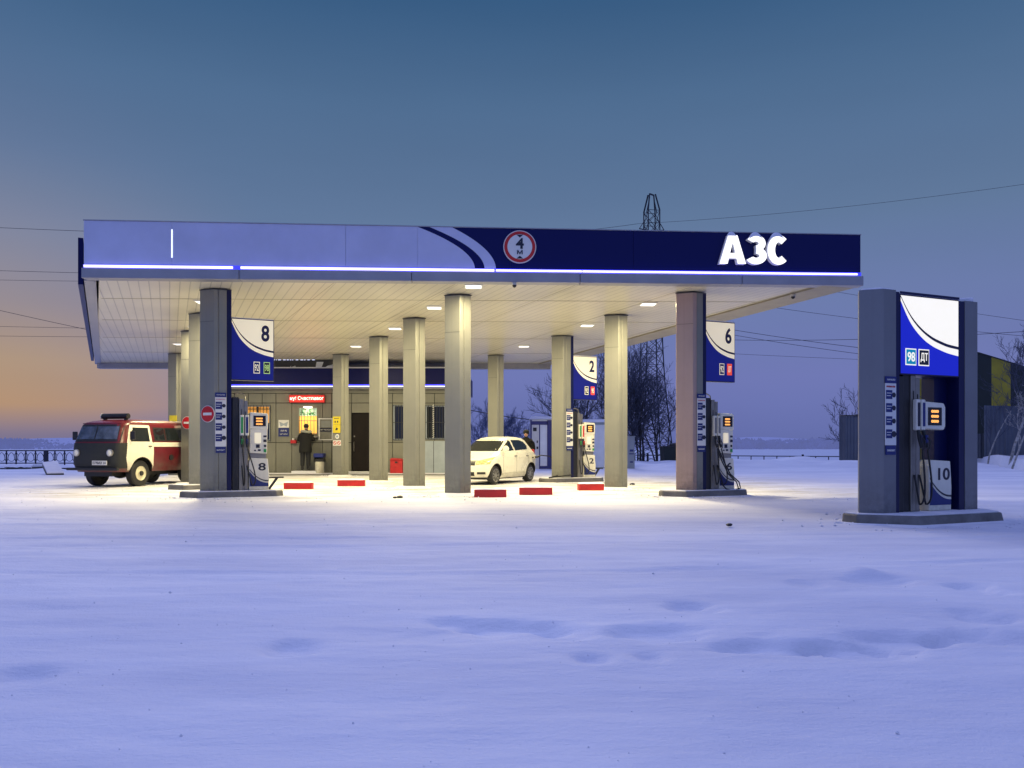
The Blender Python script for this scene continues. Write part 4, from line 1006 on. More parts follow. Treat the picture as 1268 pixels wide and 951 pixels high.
# ------------------------------------------------------------------ red barrier blocks
blk = None
for x0_, x1_, yb, rz, lab in ((351, 386, 606, 0, 'red snow topped kerb block nearest pump 8'), (417.5, 451, 602, 2, 'red snow topped kerb block in front of the dark door'), (587, 627, 616, 3, 'red kerb block just right of the front middle column'),
                              (643, 684, 613, 2, 'red kerb block in front of the white car rear'), (716, 748, 607.5, 9, 'red kerb block leaning on the second right column')):
    D = CH * 1000 / (yb - 553); w_ = (x1_ - x0_) * D / 1000 * 1.0
    t = thing('kerb_block', lab, 'kerb block', (PX((x0_ + x1_) / 2, D), D + .1, 0), R(rz), 'red concrete blocks on the forecourt')
    rng = random.Random(int(x0_))
    MB().box(-w_ / 2, w_ / 2, -.1, .12, -.02, .175).build('block', 'red_paint', t, bevel=.012)
    mb = MB(); n = 14; top = lambda u: .19 + .018 * noise.noise(Vector((u * 7 + x0_, 0, 0)))
    mb.grid(lambda u, v: (-w_ / 2 - .005 + (w_ + .01) * u, -.105 + .23 * v, (.172 if v in (0, 1) or u in (0, 1) else top(u + v * .3) + .015)), [i / n for i in range(n + 1)], [0, .15, .5, .85, 1]); mb.build('snow_cap', 'snow_cap', t, smooth=True)

# ------------------------------------------------------------------ vehicles
class Shell:
    def __init__(s, w, yf, yr, rcf, rcr, bow): s.w, s.yf, s.yr, s.rcf, s.rcr, s.bow = w, yf, yr, rcf, rcr, bow
    def front(s, x, z):
        w = s.w(z); rc = min(s.rcf, w * .9); x = abs(x); x = min(x, w - 1e-4)
        y = s.yf(z) + s.bow * (x / max(w, .05)) ** 2
        k = x - (w - rc)
        if k > 0: y += rc * (1 - math.sqrt(max(0, 1 - (k / rc) ** 2)))
        return y
    def side(s, y, z):
        w = s.w(z); rc = min(s.rcf, w * .9); d = y - s.yf(z) - s.bow
        x = w
        if d < rc: x = w - rc * (1 - math.sqrt(max(0, 1 - ((rc - d) / rc) ** 2))) if d > 0 else w - rc
        e = s.yr(z) - y; rr = s.rcr
        if e < rr: x = min(x, w - rr * (1 - math.sqrt(max(0, 1 - ((rr - max(e, 0)) / rr) ** 2))))
        return x
    def outline(s, z):
        w = s.w(z); rc = min(s.rcf, w * .9); rr = min(s.rcr, w * .9); pts = []
        n = 7
        for i in range(n): x = (w - rc) * i / (n - 1); pts.append((x, s.front(x, z)))
        for i in range(1, 9): a = math.pi / 2 * i / 8; x = w - rc + rc * math.sin(a); pts.append((x, s.yf(z) + s.bow * (x / w) ** 2 + rc * (1 - math.cos(a))))
        y0 = pts[-1][1]; y1 = s.yr(z) - rr
        for i in range(1, 25): pts.append((w, y0 + (y1 - y0) * i / 24))
        for i in range(1, 7): a = math.pi / 2 * i / 6; pts.append((w - rr + rr * math.cos(a), y1 + rr * math.sin(a)))
        for i in range(1, 4): pts.append(((w - rr) * (1 - i / 3), s.yr(z)))
        full = pts + [(-x, y) for x, y in reversed(pts[1:-1])]
        return full
    def body(s, zs):
        mb = MB(); rings = [s.outline(z) for z in zs]; n = len(rings[0])
        for z, r_ in zip(zs, rings): mb.v += [(x, y, z) for x, y in r_]
        for i in range(len(zs) - 1):
            for k in range(n): mb.f.append((i * n + k, i * n + (k + 1) % n, (i + 1) * n + (k + 1) % n, (i + 1) * n + k)); mb.mi.append(0)
        mb.f.append(tuple(reversed(range(n)))); mb.f.append(tuple(range((len(zs) - 1) * n, len(zs) * n))); mb.mi += [0, 0]
        return mb
def interp(tab):
    def f(z):
        if z <= tab[0][0]: return tab[0][1]
        for (a, b), (c, d) in zip(tab[:-1], tab[1:]):
            if z <= c: return b + (d - b) * (z - a) / (c - a)
        return tab[-1][1]
    return f
def lin(a, b, n): return [a + (b - a) * i / n for i in range(n + 1)]
def side_patch(sh, poly, off, arches=(), n=26, sgn=1):       # polygon in (y, z)
    ys_ = [p[0] for p in poly]; zs = [p[1] for p in poly]
    def inside(y, z):
        c = False; j = len(poly) - 1
        for i in range(len(poly)):
            yi, zi = poly[i]; yj, zj = poly[j]
            if (zi > z) != (zj > z) and y < (yj - yi) * (z - zi) / (zj - zi + 1e-12) + yi: c = not c
            j = i
        return c
    def skip(y, z):
        if not inside(y, z): return True
        return any((y - a) ** 2 + (z - b) ** 2 < r * r for a, b, r in arches)
    mb = MB(); mb.grid(lambda y, z: (sgn * (sh.side(y, z) + off), y, z), lin(min(ys_), max(ys_), n), lin(min(zs), max(zs), n), skip=skip); return mb
def front_patch(sh, x0, x1, z0, z1, off, n=16, shape=None):
    mb = MB()
    def fn(u, v):
        a, b = (x0, x1) if not shape else shape(v, x0, x1)
        x = a + (b - a) * u; z = z0 + (z1 - z0) * v; return (x, sh.front(x, z) - off, z)
    mb.grid(fn, lin(0, 1, n), lin(0, 1, 8)); return mb
def wheel(parent, x, y, r, wd, rim_r, rim_mat, spokes=0):
    s_ = 1 if x > 0 else -1
    wh = bpy.data.objects.new('wheel', None); C.objects.link(wh); wh.parent = parent; wh.location = (x, y, r)
    MB().lathe([(rim_r * .95, -wd / 2), (r - .03, -wd / 2), (r, -wd / 2 + .03), (r, wd / 2 - .03), (r - .03, wd / 2), (rim_r, wd / 2), (rim_r * .98, wd / 2 - .03)], 'x', n=32).build('tyre', 'rubber', wh, smooth=True)
    o2 = wd / 2 * s_
    if spokes:
        MB().lathe([(rim_r * .97, (wd / 2 - .06) * s_), (rim_r * .97, (wd / 2 - .055) * s_)], 'x', n=28).build('rim', 'dark_metal', wh, smooth=True)
        mb = MB()
        for k in range(spokes):
            a = 2 * math.pi * k / spokes; mb.bar((o2 - .02 * s_, .03 * math.cos(a), .03 * math.sin(a)), (o2 - .02 * s_, rim_r * .97 * math.cos(a), rim_r * .97 * math.sin(a)), .035, .03)
        ring = [(rim_r * .9, (wd / 2 - .04) * s_), (rim_r * .9, (wd / 2 + .001) * s_), (rim_r * 1.0, (wd / 2 + .001) * s_), (rim_r * 1.0, (wd / 2 - .04) * s_)]
        mb.lathe([(.06, (wd / 2 - .03) * s_), (.05, wd / 2 * s_)], 'x', n=14); mb.build('spokes', 'alloy', wh)
        m2 = MB(); nn = 28
        for i, (rr, hh) in enumerate(ring):
            for k in range(nn): a = 2 * math.pi * k / nn; m2.v.append((hh, rr * math.cos(a), rr * math.sin(a)))
        for i in range(4):
            for k in range(nn): m2.f.append((i * nn + k, i * nn + (k + 1) % nn, ((i + 1) % 4) * nn + (k + 1) % nn, ((i + 1) % 4) * nn + k)); m2.mi.append(0)
        m2.build('rim_ring', 'alloy', wh, smooth=True)
    else:
        MB().lathe([(rim_r, (wd / 2 - .02) * s_), (rim_r, (wd / 2 + .002) * s_), (rim_r * .82, (wd / 2 - .04) * s_), (rim_r * .45, (wd / 2 - .03) * s_), (rim_r * .4, (wd / 2 + .01) * s_)], 'x', n=28).build('rim', rim_mat, wh, smooth=True)
        MB().lathe([(rim_r * .36, (wd / 2) * s_), (rim_r * .3, (wd / 2 + .05) * s_)], 'x', n=16).build('hub', 'dark_metal', wh, smooth=True)
    return wh

# --- van
van = thing('minibus', 'dark red and cream minibus with black front cover and roof light bar', 'van', (-11.50, 22.15, 0), R(-16), None, .93)
vs_ = Shell(interp([(.45, .84), (.62, .90), (1.0, .92), (1.35, .91), (1.88, .80), (1.95, .745), (1.99, .66), (2.02, .52), (2.04, .34)]),
            interp([(.45, .08), (.62, .02), (1.0, .0), (1.30, .03), (1.36, .06), (1.86, .24), (1.93, .33), (1.98, .52), (2.02, .80), (2.04, 1.1)]),
            interp([(.45, 4.30), (1.3, 4.36), (1.85, 4.30), (1.95, 4.22), (2.04, 3.9)]), .24, .2, .10)
AX = [(.98, .40, .49), (3.28, .40, .47)]
zs = lin(.45, 1.36, 14) + [1.45, 1.6, 1.75, 1.86, 1.90, 1.93, 1.96, 1.98, 2.0, 2.02, 2.04]
bd = vs_.body(zs).build('body', ['van_red', 'black_plastic'], van, smooth=False)
bool_cut(bd, [lambda m_, a=a: m_.lathe([(a[2], -1.2), (a[2], -.52)], 'x', (0, a[0], a[1]), 28) for a in AX] + [lambda m_, a=a: m_.lathe([(a[2], .52), (a[2], 1.2)], 'x', (0, a[0], a[1]), 28) for a in AX])
bd.data.polygons.foreach_set('use_smooth', [True] * len(bd.data.polygons))
try: bd.data.set_sharp_from_angle(angle=R(40))
except Exception: pass
arch = [(a, b, r + .0) for a, b, r in AX]
for sg in (1, -1):
    dr = side_patch(vs_, [(.40, .50), (1.46, .50), (1.46, 1.33), (1.40, 1.34), (1.38, 1.86), (.56, 1.86), (.34, 1.34), (.30, .9)], .010, arch, 110, sg).build('door', 'van_cream', van); dr['label'] = 'cream front door'
    side_patch(vs_, [(.50, 1.36), (1.30, 1.36), (1.28, 1.78), (.66, 1.78)], .016, (), 16, sg).build('window', 'car_glass', dr)
    MB().box(sg * .93 - .01, sg * .93 + .02, 1.24, 1.36, 1.20, 1.23).build('handle', 'dark_metal', dr)
    mi = MB().tube([(sg * .90, .55, 1.38), (sg * 1.02, .46, 1.44), (sg * 1.05, .44, 1.5)], .012, 6).build('mirror', 'black_plastic', van, smooth=True)
    MB().box(sg * 1.05 - .09, sg * 1.05 + .09, .40, .44, 1.40, 1.66).build('mirror_head', 'black_plastic', mi, bevel=.02)
    side_patch(vs_, [(1.465, 1.20), (4.2, 1.20), (4.2, 1.34), (1.465, 1.34)], .008, (), 16, sg).build('stripe', 'van_cream', van)
    for a, b in ((1.56, 1.98), (2.08, 2.86), (2.98, 3.72), (3.80, 4.14)):
        fr_ = side_patch(vs_, [(a - .04, 1.38), (b + .04, 1.38), (b + .04, 1.80), (a - .04, 1.80)], .008, (), 12, sg).build('window', 'black_plastic', van)
        side_patch(vs_, [(a, 1.42), (b, 1.42), (b, 1.76), (a, 1.76)], .014, (), 12, sg).build('pane', 'car_glass', fr_)
    MB().lathe([(.09, sg * .90), (.09, sg * .945)], 'x', (0, 2.25, .86), 16).build('filler_cap', 'black_plastic', van, smooth=True)
fc = front_patch(vs_, -.915, .915, .56, 1.31, .012, n=48).build('front_cover', 'van_black', van, smooth=True)
for sg in (1, -1): side_patch(vs_, [(.10, .56), (.33, .56), (.31, .9), (.36, 1.31), (.10, 1.31)], .012, (), 30, sg).build('cover_flap', 'van_black', fc, smooth=True)
front_patch(vs_, -.82, .82, 1.35, 1.865, .006, shape=lambda v, a, b: (a * (1 - .06 * v), b * (1 - .06 * v))).build('windscreen_seal', 'black_plastic', van, smooth=True)
for sg in (-1, 1): front_patch(vs_, *(sorted((sg * .02, sg * .73))), 1.425, 1.805, .014, shape=lambda v, a, b: (a if abs(a) < .1 else a * (1 - .06 * v), b if abs(b) < .1 else b * (1 - .06 * v))).build('windscreen', 'van_screen', van, smooth=True)
mb = MB(); mb.bar((-.45, vs_.front(.45, 1.42) - .03, 1.41), (-.05, vs_.front(.2, 1.6) - .03, 1.47), .015); mb.bar((.15, vs_.front(.15, 1.42) - .03, 1.41), (.55, vs_.front(.5, 1.6) - .03, 1.47), .015); mb.build('wiper', 'black_plastic', van)
for sg in (-1, 1):
    yy = vs_.front(.60, 1.02)
    hl = MB().lathe([(.105, -.0), (.11, -.05), (.09, -.065)], 'y', (sg * .60, yy, 1.02), 24).build('headlight', 'alloy', van, smooth=True)
    MB().lathe([(.088, -.062), (.06, -.085), (.01, -.095)], 'y', (sg * .60, yy, 1.02), 24).build('lens', 'white_paint', hl, smooth=True)
pl = MB().box(.02, .54, -.05, -.03, .66, .79).build('number_plate', 'plate_white', van); text('Е770АХ 14', .05, .51, .685, .765, -.051, 'dark_text', pl, bold=.02)
MB().box(-.92, .92, -.06, .03, .50, .58).build('bumper', 'black_plastic', van, bevel=.02)
mb = MB(); mb.box(-.5, .5, .2, 4.1, .32, .46); mb.bar((-.7, .98, .38), (.7, .98, .38), .12); mb.bar((-.7, 3.28, .38), (.7, 3.28, .38), .12); mb.lathe([(.13, -.14), (.15, 0), (.13, .14)], 'x', (.1, .98, .38), 14); mb.build('chassis', 'black_plastic', van)
lb = MB().tube([(-.42, .85, 2.13), (.52, .85, 2.13)], .085, 14).build('light_bar', 'dark_metal', van, smooth=True)
mb = MB(); mb.box(-.36, -.30, .8, .9, 2.0, 2.06); mb.box(.40, .46, .8, .9, 2.0, 2.06); mb.build('bracket', 'black_plastic', lb); MB().lathe([(.09, -.0), (.085, -.03)], 'x', (-.42, .85, 2.13), 16).build('lens', 'white_paint', lb, smooth=True)
mb = MB()
for z, yy in ((0, 0),): mb.grid(lambda u, v: (vs_.w(1.9) * u, vs_.front(vs_.w(1.9) * u * .9, 1.9) - .012 + .0 * v, 1.89 + .02 * v), lin(-.9, .9, 10), [0, 1])
mb.build('roof_gutter', 'van_red', van)
for x in (-.74, .74):
    for yy in (.98, 3.28): wheel(van, x, yy, .395, .24, .22, 'van_rim')
# driver seat silhouettes visible through the glass are too dark to show

# --- hatchback
car = thing('hatchback_car', 'cream white small hatchback refuelling beside pump 2', 'car', (-1.465, 23.5, 0), R(-28), None, .955)
cs = Shell(interp([(.20, .74), (.34, .81), (.6, .83), (.85, .825), (.98, .79), (1.05, .745), (1.38, .60), (1.45, .53), (1.48, .42), (1.50, .25)]),
           interp([(.20, .06), (.34, .0), (.55, .02), (.68, .07), (.76, .16), (.86, .42), (.93, .66), (.98, .80), (1.02, .88), (1.38, 1.50), (1.45, 1.68), (1.48, 1.84), (1.50, 2.15)]),
           interp([(.20, 3.55), (.40, 3.60), (.95, 3.56), (1.05, 3.48), (1.38, 3.20), (1.45, 3.10), (1.48, 2.95), (1.50, 2.7)]), .42, .25, .14)
zs = lin(.20, .64, 8) + [.68, .70, .72, .74, .76, .79, .82, .84, .86, .88, .90, .93, .955, .98, 1.0, 1.02, 1.05, 1.12, 1.2, 1.3, 1.38, 1.41, 1.43, 1.45, 1.465, 1.48, 1.49, 1.5]
AXC = [(.72, .30, .36), (3.09, .30, .36)]
bd = cs.body(zs).build('body', ['car_cream', 'black_plastic'], car)
bool_cut(bd, [lambda m_, a=a: m_.lathe([(a[2], -1.2), (a[2], -.55)], 'x', (0, a[0], a[1]), 28) for a in AXC] + [lambda m_, a=a: m_.lathe([(a[2], .55), (a[2], 1.2)], 'x', (0, a[0], a[1]), 28) for a in AXC])
bd.data.polygons.foreach_set('use_smooth', [True] * len(bd.data.polygons))
try: bd.data.set_sharp_from_angle(angle=R(50))
except Exception: pass
for sg in (1, -1):
    side_patch(cs, [(1.22, 1.03), (1.98, 1.05), (1.92, 1.39), (1.60, 1.39), (1.38, 1.24)], .006, (), 36, sg).build('front_window', 'car_glass', car, smooth=True)
    side_patch(cs, [(2.08, 1.05), (2.95, 1.09), (3.00, 1.20), (2.86, 1.33), (2.62, 1.39), (2.02, 1.39)], .006, (), 36, sg).build('rear_window', 'car_glass', car, smooth=True)
    mi = MB().tube([(sg * .76, 1.24, 1.02), (sg * .86, 1.20, 1.06)], .03, 8).build('mirror', 'car_cream', car, smooth=True)
    mb = MB(); mb.lathe([(.02, -.08), (.08, -.06), (.105, 0), (.08, .06), (.02, .08)], 'y', (sg * .90, 1.17, 1.10), 14); mb.build('mirror_shell', 'car_cream', mi, smooth=True)
    for yy in (1.90, 2.72): MB().box(sg * .83 - .012, sg * .83 + .018, yy, yy + .14, .86, .89).build('handle', 'steel', car, bevel=.008)
    for yy, z0 in ((1.14, .30), (2.03, .30), (2.85, .62)):
        mb = side_patch(cs, [(yy, z0), (yy + .012, z0), (yy + .012, 1.0), (yy, 1.0)], .003, (), 8, sg); mb.build('door_gap', 'trim_dark', car)
    side_patch(cs, [(1.12, .26), (2.72, .26), (2.72, .33), (1.12, .33)], .02, (), 10, sg).build('sill', 'car_cream', car, smooth=True)
    # headlight
    hl = MB()
    hl.grid(lambda u, v, sg=sg: (sg * (.44 + .34 * u), cs.front(.44 + .34 * u, .62 + (.10 + .12 * u) * v + .02 * u) - .008, .62 + (.10 + .12 * u) * v + .02 * u), lin(0, 1, 10), lin(0, 1, 6)); hl.build('headlight', 'headlamp', car, smooth=True)
    MB().grid(lambda u, v, sg=sg: (sg * (.50 + .2 * u), cs.front(.50 + .2 * u, .33 + .07 * v) - .006, .33 + .07 * v), lin(0, 1, 6), [0, 1]).build('fog_recess', 'black_plastic', car)
front_patch(cs, -.76, .76, 1.03, 1.40, .004, shape=lambda v, a, b: (a * (.93 - .18 * v), b * (.93 - .18 * v))).build('windscreen', 'dark_glass', car, smooth=True)
front_patch(cs, -.42, .42, .60, .72, .006).build('grille', 'black_plastic', car); front_patch(cs, -.60, .60, .73, .745, .007).build('bonnet_gap', 'black_plastic', car)
front_patch(cs, -.42, .42, .28, .40, .006).build('lower_grille', 'black_plastic', car); front_patch(cs, -.78, .78, .195, .235, .012).build('front_lip', 'black_plastic', car)
MB().box(-.26, .26, -.03, -.012, .44, .54).build('number_plate', 'plate_white', car)
mb = MB(); mb.lathe([(.045, 0), (.045, -.02)], 'y', (0, cs.front(0, .66) - .01, .66), 16); mb.build('badge', 'alloy', car, smooth=True)
for x in (-.70, .70):
    for yy in (.72, 3.09): wheel(car, x, yy, .29, .19, .205, 'alloy', 9)
MB().box(-.6, .6, .4, 3.3, .16, .24).build('underbody', 'black_plastic', car)
for sg in (-1, 1): MB().box(sg * .68 - .06, sg * .68 + .06, 3.46, 3.53, .80, 1.08).build('tail_light', 'red_paint', car, bevel=.02)
fl = MB().lathe([(.085, 0), (.08, .015)], 'x', (.90, 3.20, .82), 16).build('fuel_flap', 'van_cream', car)
MB().bar((.83, 3.20, .82), (.90, 3.26, .82), .02).build('hinge', 'dark_metal', fl)
# hose from pump 2 to the car
def car_pt(x, y, z):
    v = Vector((x, y, z)) * .955; v.rotate(Matrix.Rotation(R(-28), 3, 'Z')); return Vector((-1.465, 23.5, 0)) + v
a_ = car_pt(.88, 3.18, .82); tK, _ = cols['K']; b_ = Vector(loc_uv(tK, .45, -.5, .25))
t = thing('refuelling_hose', 'black fuel hose with nozzle running from pump 2 to the car', 'hose')
pts = [a_ + Vector((.05, 0, 0)), a_ + Vector((.22, .03, .06)), a_ + Vector((.5, .1, .03)), a_ + Vector((.8, .1, -.2))]
nxt = [a_ + Vector((1.1, 0, -.5)), Vector((tK.location.x - .1, tK.location.y - .55, .17)), b_]
MB().tube(pts + nxt, .018, 7).build('hose', 'rubber', t, smooth=True)
MB().tube([a_ + Vector((-.06, 0, -.01)), a_ + Vector((.02, 0, 0)), a_ + Vector((.12, 0, .01)), a_ + Vector((.2, .02, .05))], [.012, .03, .035, .02], 8).build('nozzle', 'black_plastic', t, smooth=True)

# ------------------------------------------------------------------ people
def skinned(name, pts, edges, radii, m, parent=None, sub=2):
    me = bpy.data.meshes.new(name); me.from_pydata(pts, edges, [])
    bm = bmesh.new(); bm.from_mesh(me); sl = bm.verts.layers.skin.verify()
    for i, v in enumerate(bm.verts):
        r_ = radii[i]; v[sl].radius = r_ if isinstance(r_, tuple) else (r_, r_)
        v[sl].use_root = (i == 0)
    bm.to_mesh(me); bm.free()
    o = bpy.data.objects.new(name, me); C.objects.link(o)
    sk = o.modifiers.new('s', 'SKIN'); sk.use_smooth_shade = True
    ss = o.modifiers.new('ss', 'SUBSURF'); ss.levels = sub; ss.render_levels = sub
    bpy.context.view_layer.update()
    me2 = bpy.data.meshes.new_from_object(o.evaluated_get(bpy.context.evaluated_depsgraph_get()))
    bpy.data.objects.remove(o)
    me2.materials.clear(); me2.materials.append(M[m]); me2.polygons.foreach_set('use_smooth', [True] * len(me2.polygons))
    r = bpy.data.objects.new(name, me2); C.objects.link(r)
    if parent: r.parent = parent
    return r
def ellip(mb, c, rx, ry, rz, n=18, m=0, cut=None):
    c = Vector(c); rings = []
    mb.grid(lambda u, v: (c.x + rx * math.cos(u) * math.sin(v), c.y + ry * math.sin(u) * math.sin(v), c.z + rz * math.cos(v)), [2 * math.pi * i / n for i in range(n + 1)], [math.pi * j / 10 for j in range(11)], m, cut)
def person(lab, loc, rz, arm_l, arm_r, lean=0., group=None, hat='hood', scale=1.0):
    """faces local +Y. arm_*: (elbow, wrist) points"""
    t = thing('person', lab, 'person', loc, rz, group, scale)
    L = lean
    pel = (0, 0, .95); ch = (0, .04 + L * .5, 1.22); up = (0, .05 + L, 1.42); nk = (0, .07 + L, 1.52); hd = (0, .10 + L, 1.60)
    P = [pel, ch, up, nk, hd]; E = [(0, 1), (1, 2), (2, 3), (3, 4)]; Rr = [(.15, .12), (.15, .12), (.14, .11), (.055, .055), (.06, .07)]
    for s_, (el, wr) in ((-1, arm_l), (1, arm_r)):
        i = len(P); P += [(s_ * .18, .05 + L, 1.42), el, wr]; E += [(2, i), (i, i + 1), (i + 1, i + 2)]; Rr += [.065, .05, .034]
        j = len(P); P += [(s_ * .10, 0, .88), (s_ * .11, .03, .50), (s_ * .115, -.02, .10), (s_ * .12, .12, .05)]; E += [(0, j), (j, j + 1), (j + 1, j + 2), (j + 2, j + 3)]; Rr += [.095, .065, .05, .045]
    body = skinned('body', P, E, Rr, 'cloth_dark', t)
    # head
    hc = Vector((0, .11 + L, 1.67)); mb = MB(); ellip(mb, hc, .078, .098, .118); mb.tube([hc + Vector((0, .09, .01)), hc + Vector((0, .115, -.02)), hc + Vector((0, .095, -.035))], [.01, .017, .012], 6)
    head = mb.build('head', 'skin', t, smooth=True)
    mb = MB()
    for s_ in (-1, 1): ellip(mb, hc + Vector((s_ * .032, .088, .01)), .012, .008, .008, 8)
    mb.build('eyes', 'dark_text', head, smooth=True); MB().box(-.025, .025, hc.y + .088, hc.y + .096, hc.z - .058, hc.z - .05).build('mouth', 'sign_red', head)
    # parka: a loft around the torso
    secs = [(.70, .235, .185, -.0), (.80, .245, .19, 0), (.95, .235, .18, .0), (1.1, .22, .17, .02 + L * .25), (1.28, .235, .17, .04 + L * .6), (1.40, .225, .15, .05 + L), (1.47, .15, .12, .06 + L), (1.52, .10, .10, .07 + L)]
    mb = MB(); n = 28
    rng = random.Random(3)
    for z, a, b, yo in secs:
        for k in range(n):
            q = 2 * math.pi * k / n; f = 1 + .05 * noise.noise(Vector((math.cos(q) * 2, math.sin(q) * 2, z * 5)))
            mb.v.append((a * f * math.copysign(abs(math.cos(q)) ** .85, math.cos(q)), yo + b * f * math.sin(q), z + .015 * math.sin(q * 3)))
    for i in range(len(secs) - 1):
        for k in range(n): mb.f.append((i * n + k, i * n + (k + 1) % n, (i + 1) * n + (k + 1) % n, (i + 1) * n + k)); mb.mi.append(0)
    mb.f.append(tuple(reversed(range(n)))); mb.f.append(tuple(range((len(secs) - 1) * n, len(secs) * n))); mb.mi += [0, 0]
    mb.build('parka', 'coat_black', t, smooth=True)
    for s_, (el, wr) in ((-1, arm_l), (1, arm_r)):
        sh = Vector((s_ * .19, .05 + L, 1.41)); el_ = Vector(el); wr_ = Vector(wr)
        skinned('sleeve', [tuple(sh), tuple(sh.lerp(el_, .5)), el, tuple(el_.lerp(wr_, .5)), tuple(el_.lerp(wr_, .93))], [(0, 1), (1, 2), (2, 3), (3, 4)], [.095, .085, .075, .065, .06], 'coat_black', t)
        # gloved hand with five fingers
        d = (wr_ - el_).normalized(); up_ = Vector((0, 0, 1)); lat = d.cross(up_).normalized() * (-s_); dn = lat.cross(d).normalized()
        if dn.z > 0: dn = -dn
        PP = [tuple(wr_), tuple(wr_ + d * .05), tuple(wr_ + d * .09)]; EE = [(0, 1), (1, 2)]; RR = [.028, .036, .034]
        hnd = skinned('hand', PP, EE, RR, 'black_plastic' if hat == 'hood' else 'skin', t, 1)
        for k, ln in enumerate((.070, .078, .072, .056)):
            bs = wr_ + d * .08 + lat * (-.027 + .018 * k); m1_ = bs + d * ln * .55 + dn * .012; m2_ = m1_ + d * ln * .3 + dn * ln * .45
            MB().tube([bs, m1_, m2_], [.0095, .009, .007], 7).build('finger', 'black_plastic' if hat == 'hood' else 'skin', hnd, smooth=True)
        bs = wr_ + d * .035 + lat * -.03; MB().tube([bs, bs + lat * -.025 + d * .03, bs + lat * -.028 + d * .06 + dn * .012], [.012, .011, .008], 7).build('thumb', 'black_plastic' if hat == 'hood' else 'skin', hnd, smooth=True)
    # trousers and boots
    for s_ in (-1, 1):
        skinned('trouser_leg', [(s_ * .09, 0, .88), (s_ * .11, .03, .50), (s_ * .115, -.01, .16)], [(0, 1), (1, 2)], [.12, .09, .08], 'cloth_dark', t)
        skinned('boot', [(s_ * .12, -.03, .13), (s_ * .12, -.02, .055), (s_ * .125, .07, .05), (s_ * .13, .15, .045)], [(0, 1), (1, 2), (2, 3)], [.06, .055, .05, .045], 'black_plastic', t)
    if hat == 'hood':
        mb = MB()
        ellip(mb, hc + Vector((0, -.015, .045)), .098, .112, .098, 20); mb.build('knit_hat', 'cloth_dark', t, smooth=True)
        mb = MB(); mb.tube([(0.17 * math.cos(a), .06 + L + .13 * math.sin(a), 1.50 + .02 * math.sin(a * 2)) for a in [2 * math.pi * i / 20 for i in range(20)] + [0]], .052, 8); mb.build('fur_collar', 'fur', t, smooth=True)
    else:
        mb = MB(); ellip(mb, hc + Vector((0, -.01, .05)), .11, .125, .10, 20); mb.build('fur_hat', 'coat_black', t, smooth=True)
    return t
person('person in black hooded parka with pale fur collar seen from behind at the ticket window', (kx(381.5), DK - .42, .165), R(4), ((-.30, .17, 1.16), (-.20, .38, 1.17)), ((.29, .15, 1.17), (.17, .37, 1.20)), .08, scale=1.03)
pp = car_pt(1.16, 3.55, 0)
person('person in dark coat and fur hat standing behind the rear of the white car', (PX(653, 27.2), 27.2, 0), R(172), ((-.26, .18, 1.12), (-.18, .38, 1.0)), ((.26, .12, 1.12), (.20, .34, .98)), .24, hat='ushanka', scale=.93)

# ------------------------------------------------------------------ containers, cabinets
D = 40
t = thing('service_cabinet', 'white and blue service cabinet with open door behind the car', 'cabinet', (PX(657, D), D, 0))
Z0 = .0; top = PZ(519, D); wd = PX(684, D) - PX(657, D)
MB().box(0, wd + .35, 0, 1.6, -.05, top).build('body', 'box_white', t, bevel=.02)
mb = MB(); mb.box(-.02, .06, -.03, -.002, 0, top - .04); mb.box(.06, wd - .22, -.03, -.002, top - .28, top - .1); mb.box(wd - .26, wd + .02, -.03, -.002, 0, top - .05); mb.box(.42, .47, -.03, -.002, .02, top - .28); mb.box(.47, wd - .26, -.03, -.002, .02, .16); mb.build('blue_trim', 'blue_paint', t)
mb = MB(); mb.box(.07, .4, -.022, -.002, .05, top - .3); mb.build('door', 'white_paint', t)
mb = MB(); mb.box(.12, .3, -.028, -.023, top - .6, top - .42); mb.box(.3, .36, -.03, -.023, 1.3, 1.42); mb.box(.29, .38, -.04, -.023, 1.0, 1.12); mb.build('labels', 'dark_text', t)
mb = MB(); mb.grid(lambda u, v: (-.06 + (wd + .5) * u, -.08 + 1.75 * v, top + (.0 if u in (0, 1) or v in (0, 1) else .13)), [0, .06, .2, .5, .8, .94, 1], [0, .06, .5, .94, 1]); mb.build('snow_cap', 'snow_cap', t, smooth=True)
t = thing('storage_container', 'pale blue grey storage container with snowy roof behind pump 2', 'container', (PX(703, 41), 41, 0))
wd = PX(754, 41) - PX(703, 41); top = PZ(523, 41)
MB().box(0, wd, 0, 2.4, -.05, top).build('body', 'box_white', t)
mb = MB()
for i in range(int(wd / .17)): mb.box(.03 + i * .17, .10 + i * .17, -.02, -.001, .08, top - .3)
mb.build('ribs', 'box_white', t); mb = MB(); mb.box(-.02, wd + .02, -.03, -.001, top - .12, top); mb.build('rail', 'galvanized', t); MB().box(-.02, wd + .02, -.03, -.001, -.0, .07).build('rail', 'galvanized', t)
mb = MB(); mb.grid(lambda u, v: (-.06 + (wd + .12) * u, -.08 + 2.5 * v, top + (.0 if u in (0, 1) or v in (0, 1) else .16)), [0, .04, .2, .5, .8, .96, 1], [0, .06, .5, .94, 1]); mb.build('snow_cap', 'snow_cap', t, smooth=True)
t = thing('electric_cabinet', 'narrow blue grey cabinet standing in snow right of the second right column', 'cabinet', (PX(774, 38.5), 38.5, 0))
MB().box(0, .46, 0, .5, -.05, PZ(541, 38.5)).build('body', 'box_grey', t, bevel=.01); MB().box(-.03, .49, -.04, .54, PZ(541, 38.5), PZ(540, 38.5)).build('roof', 'box_grey', t)
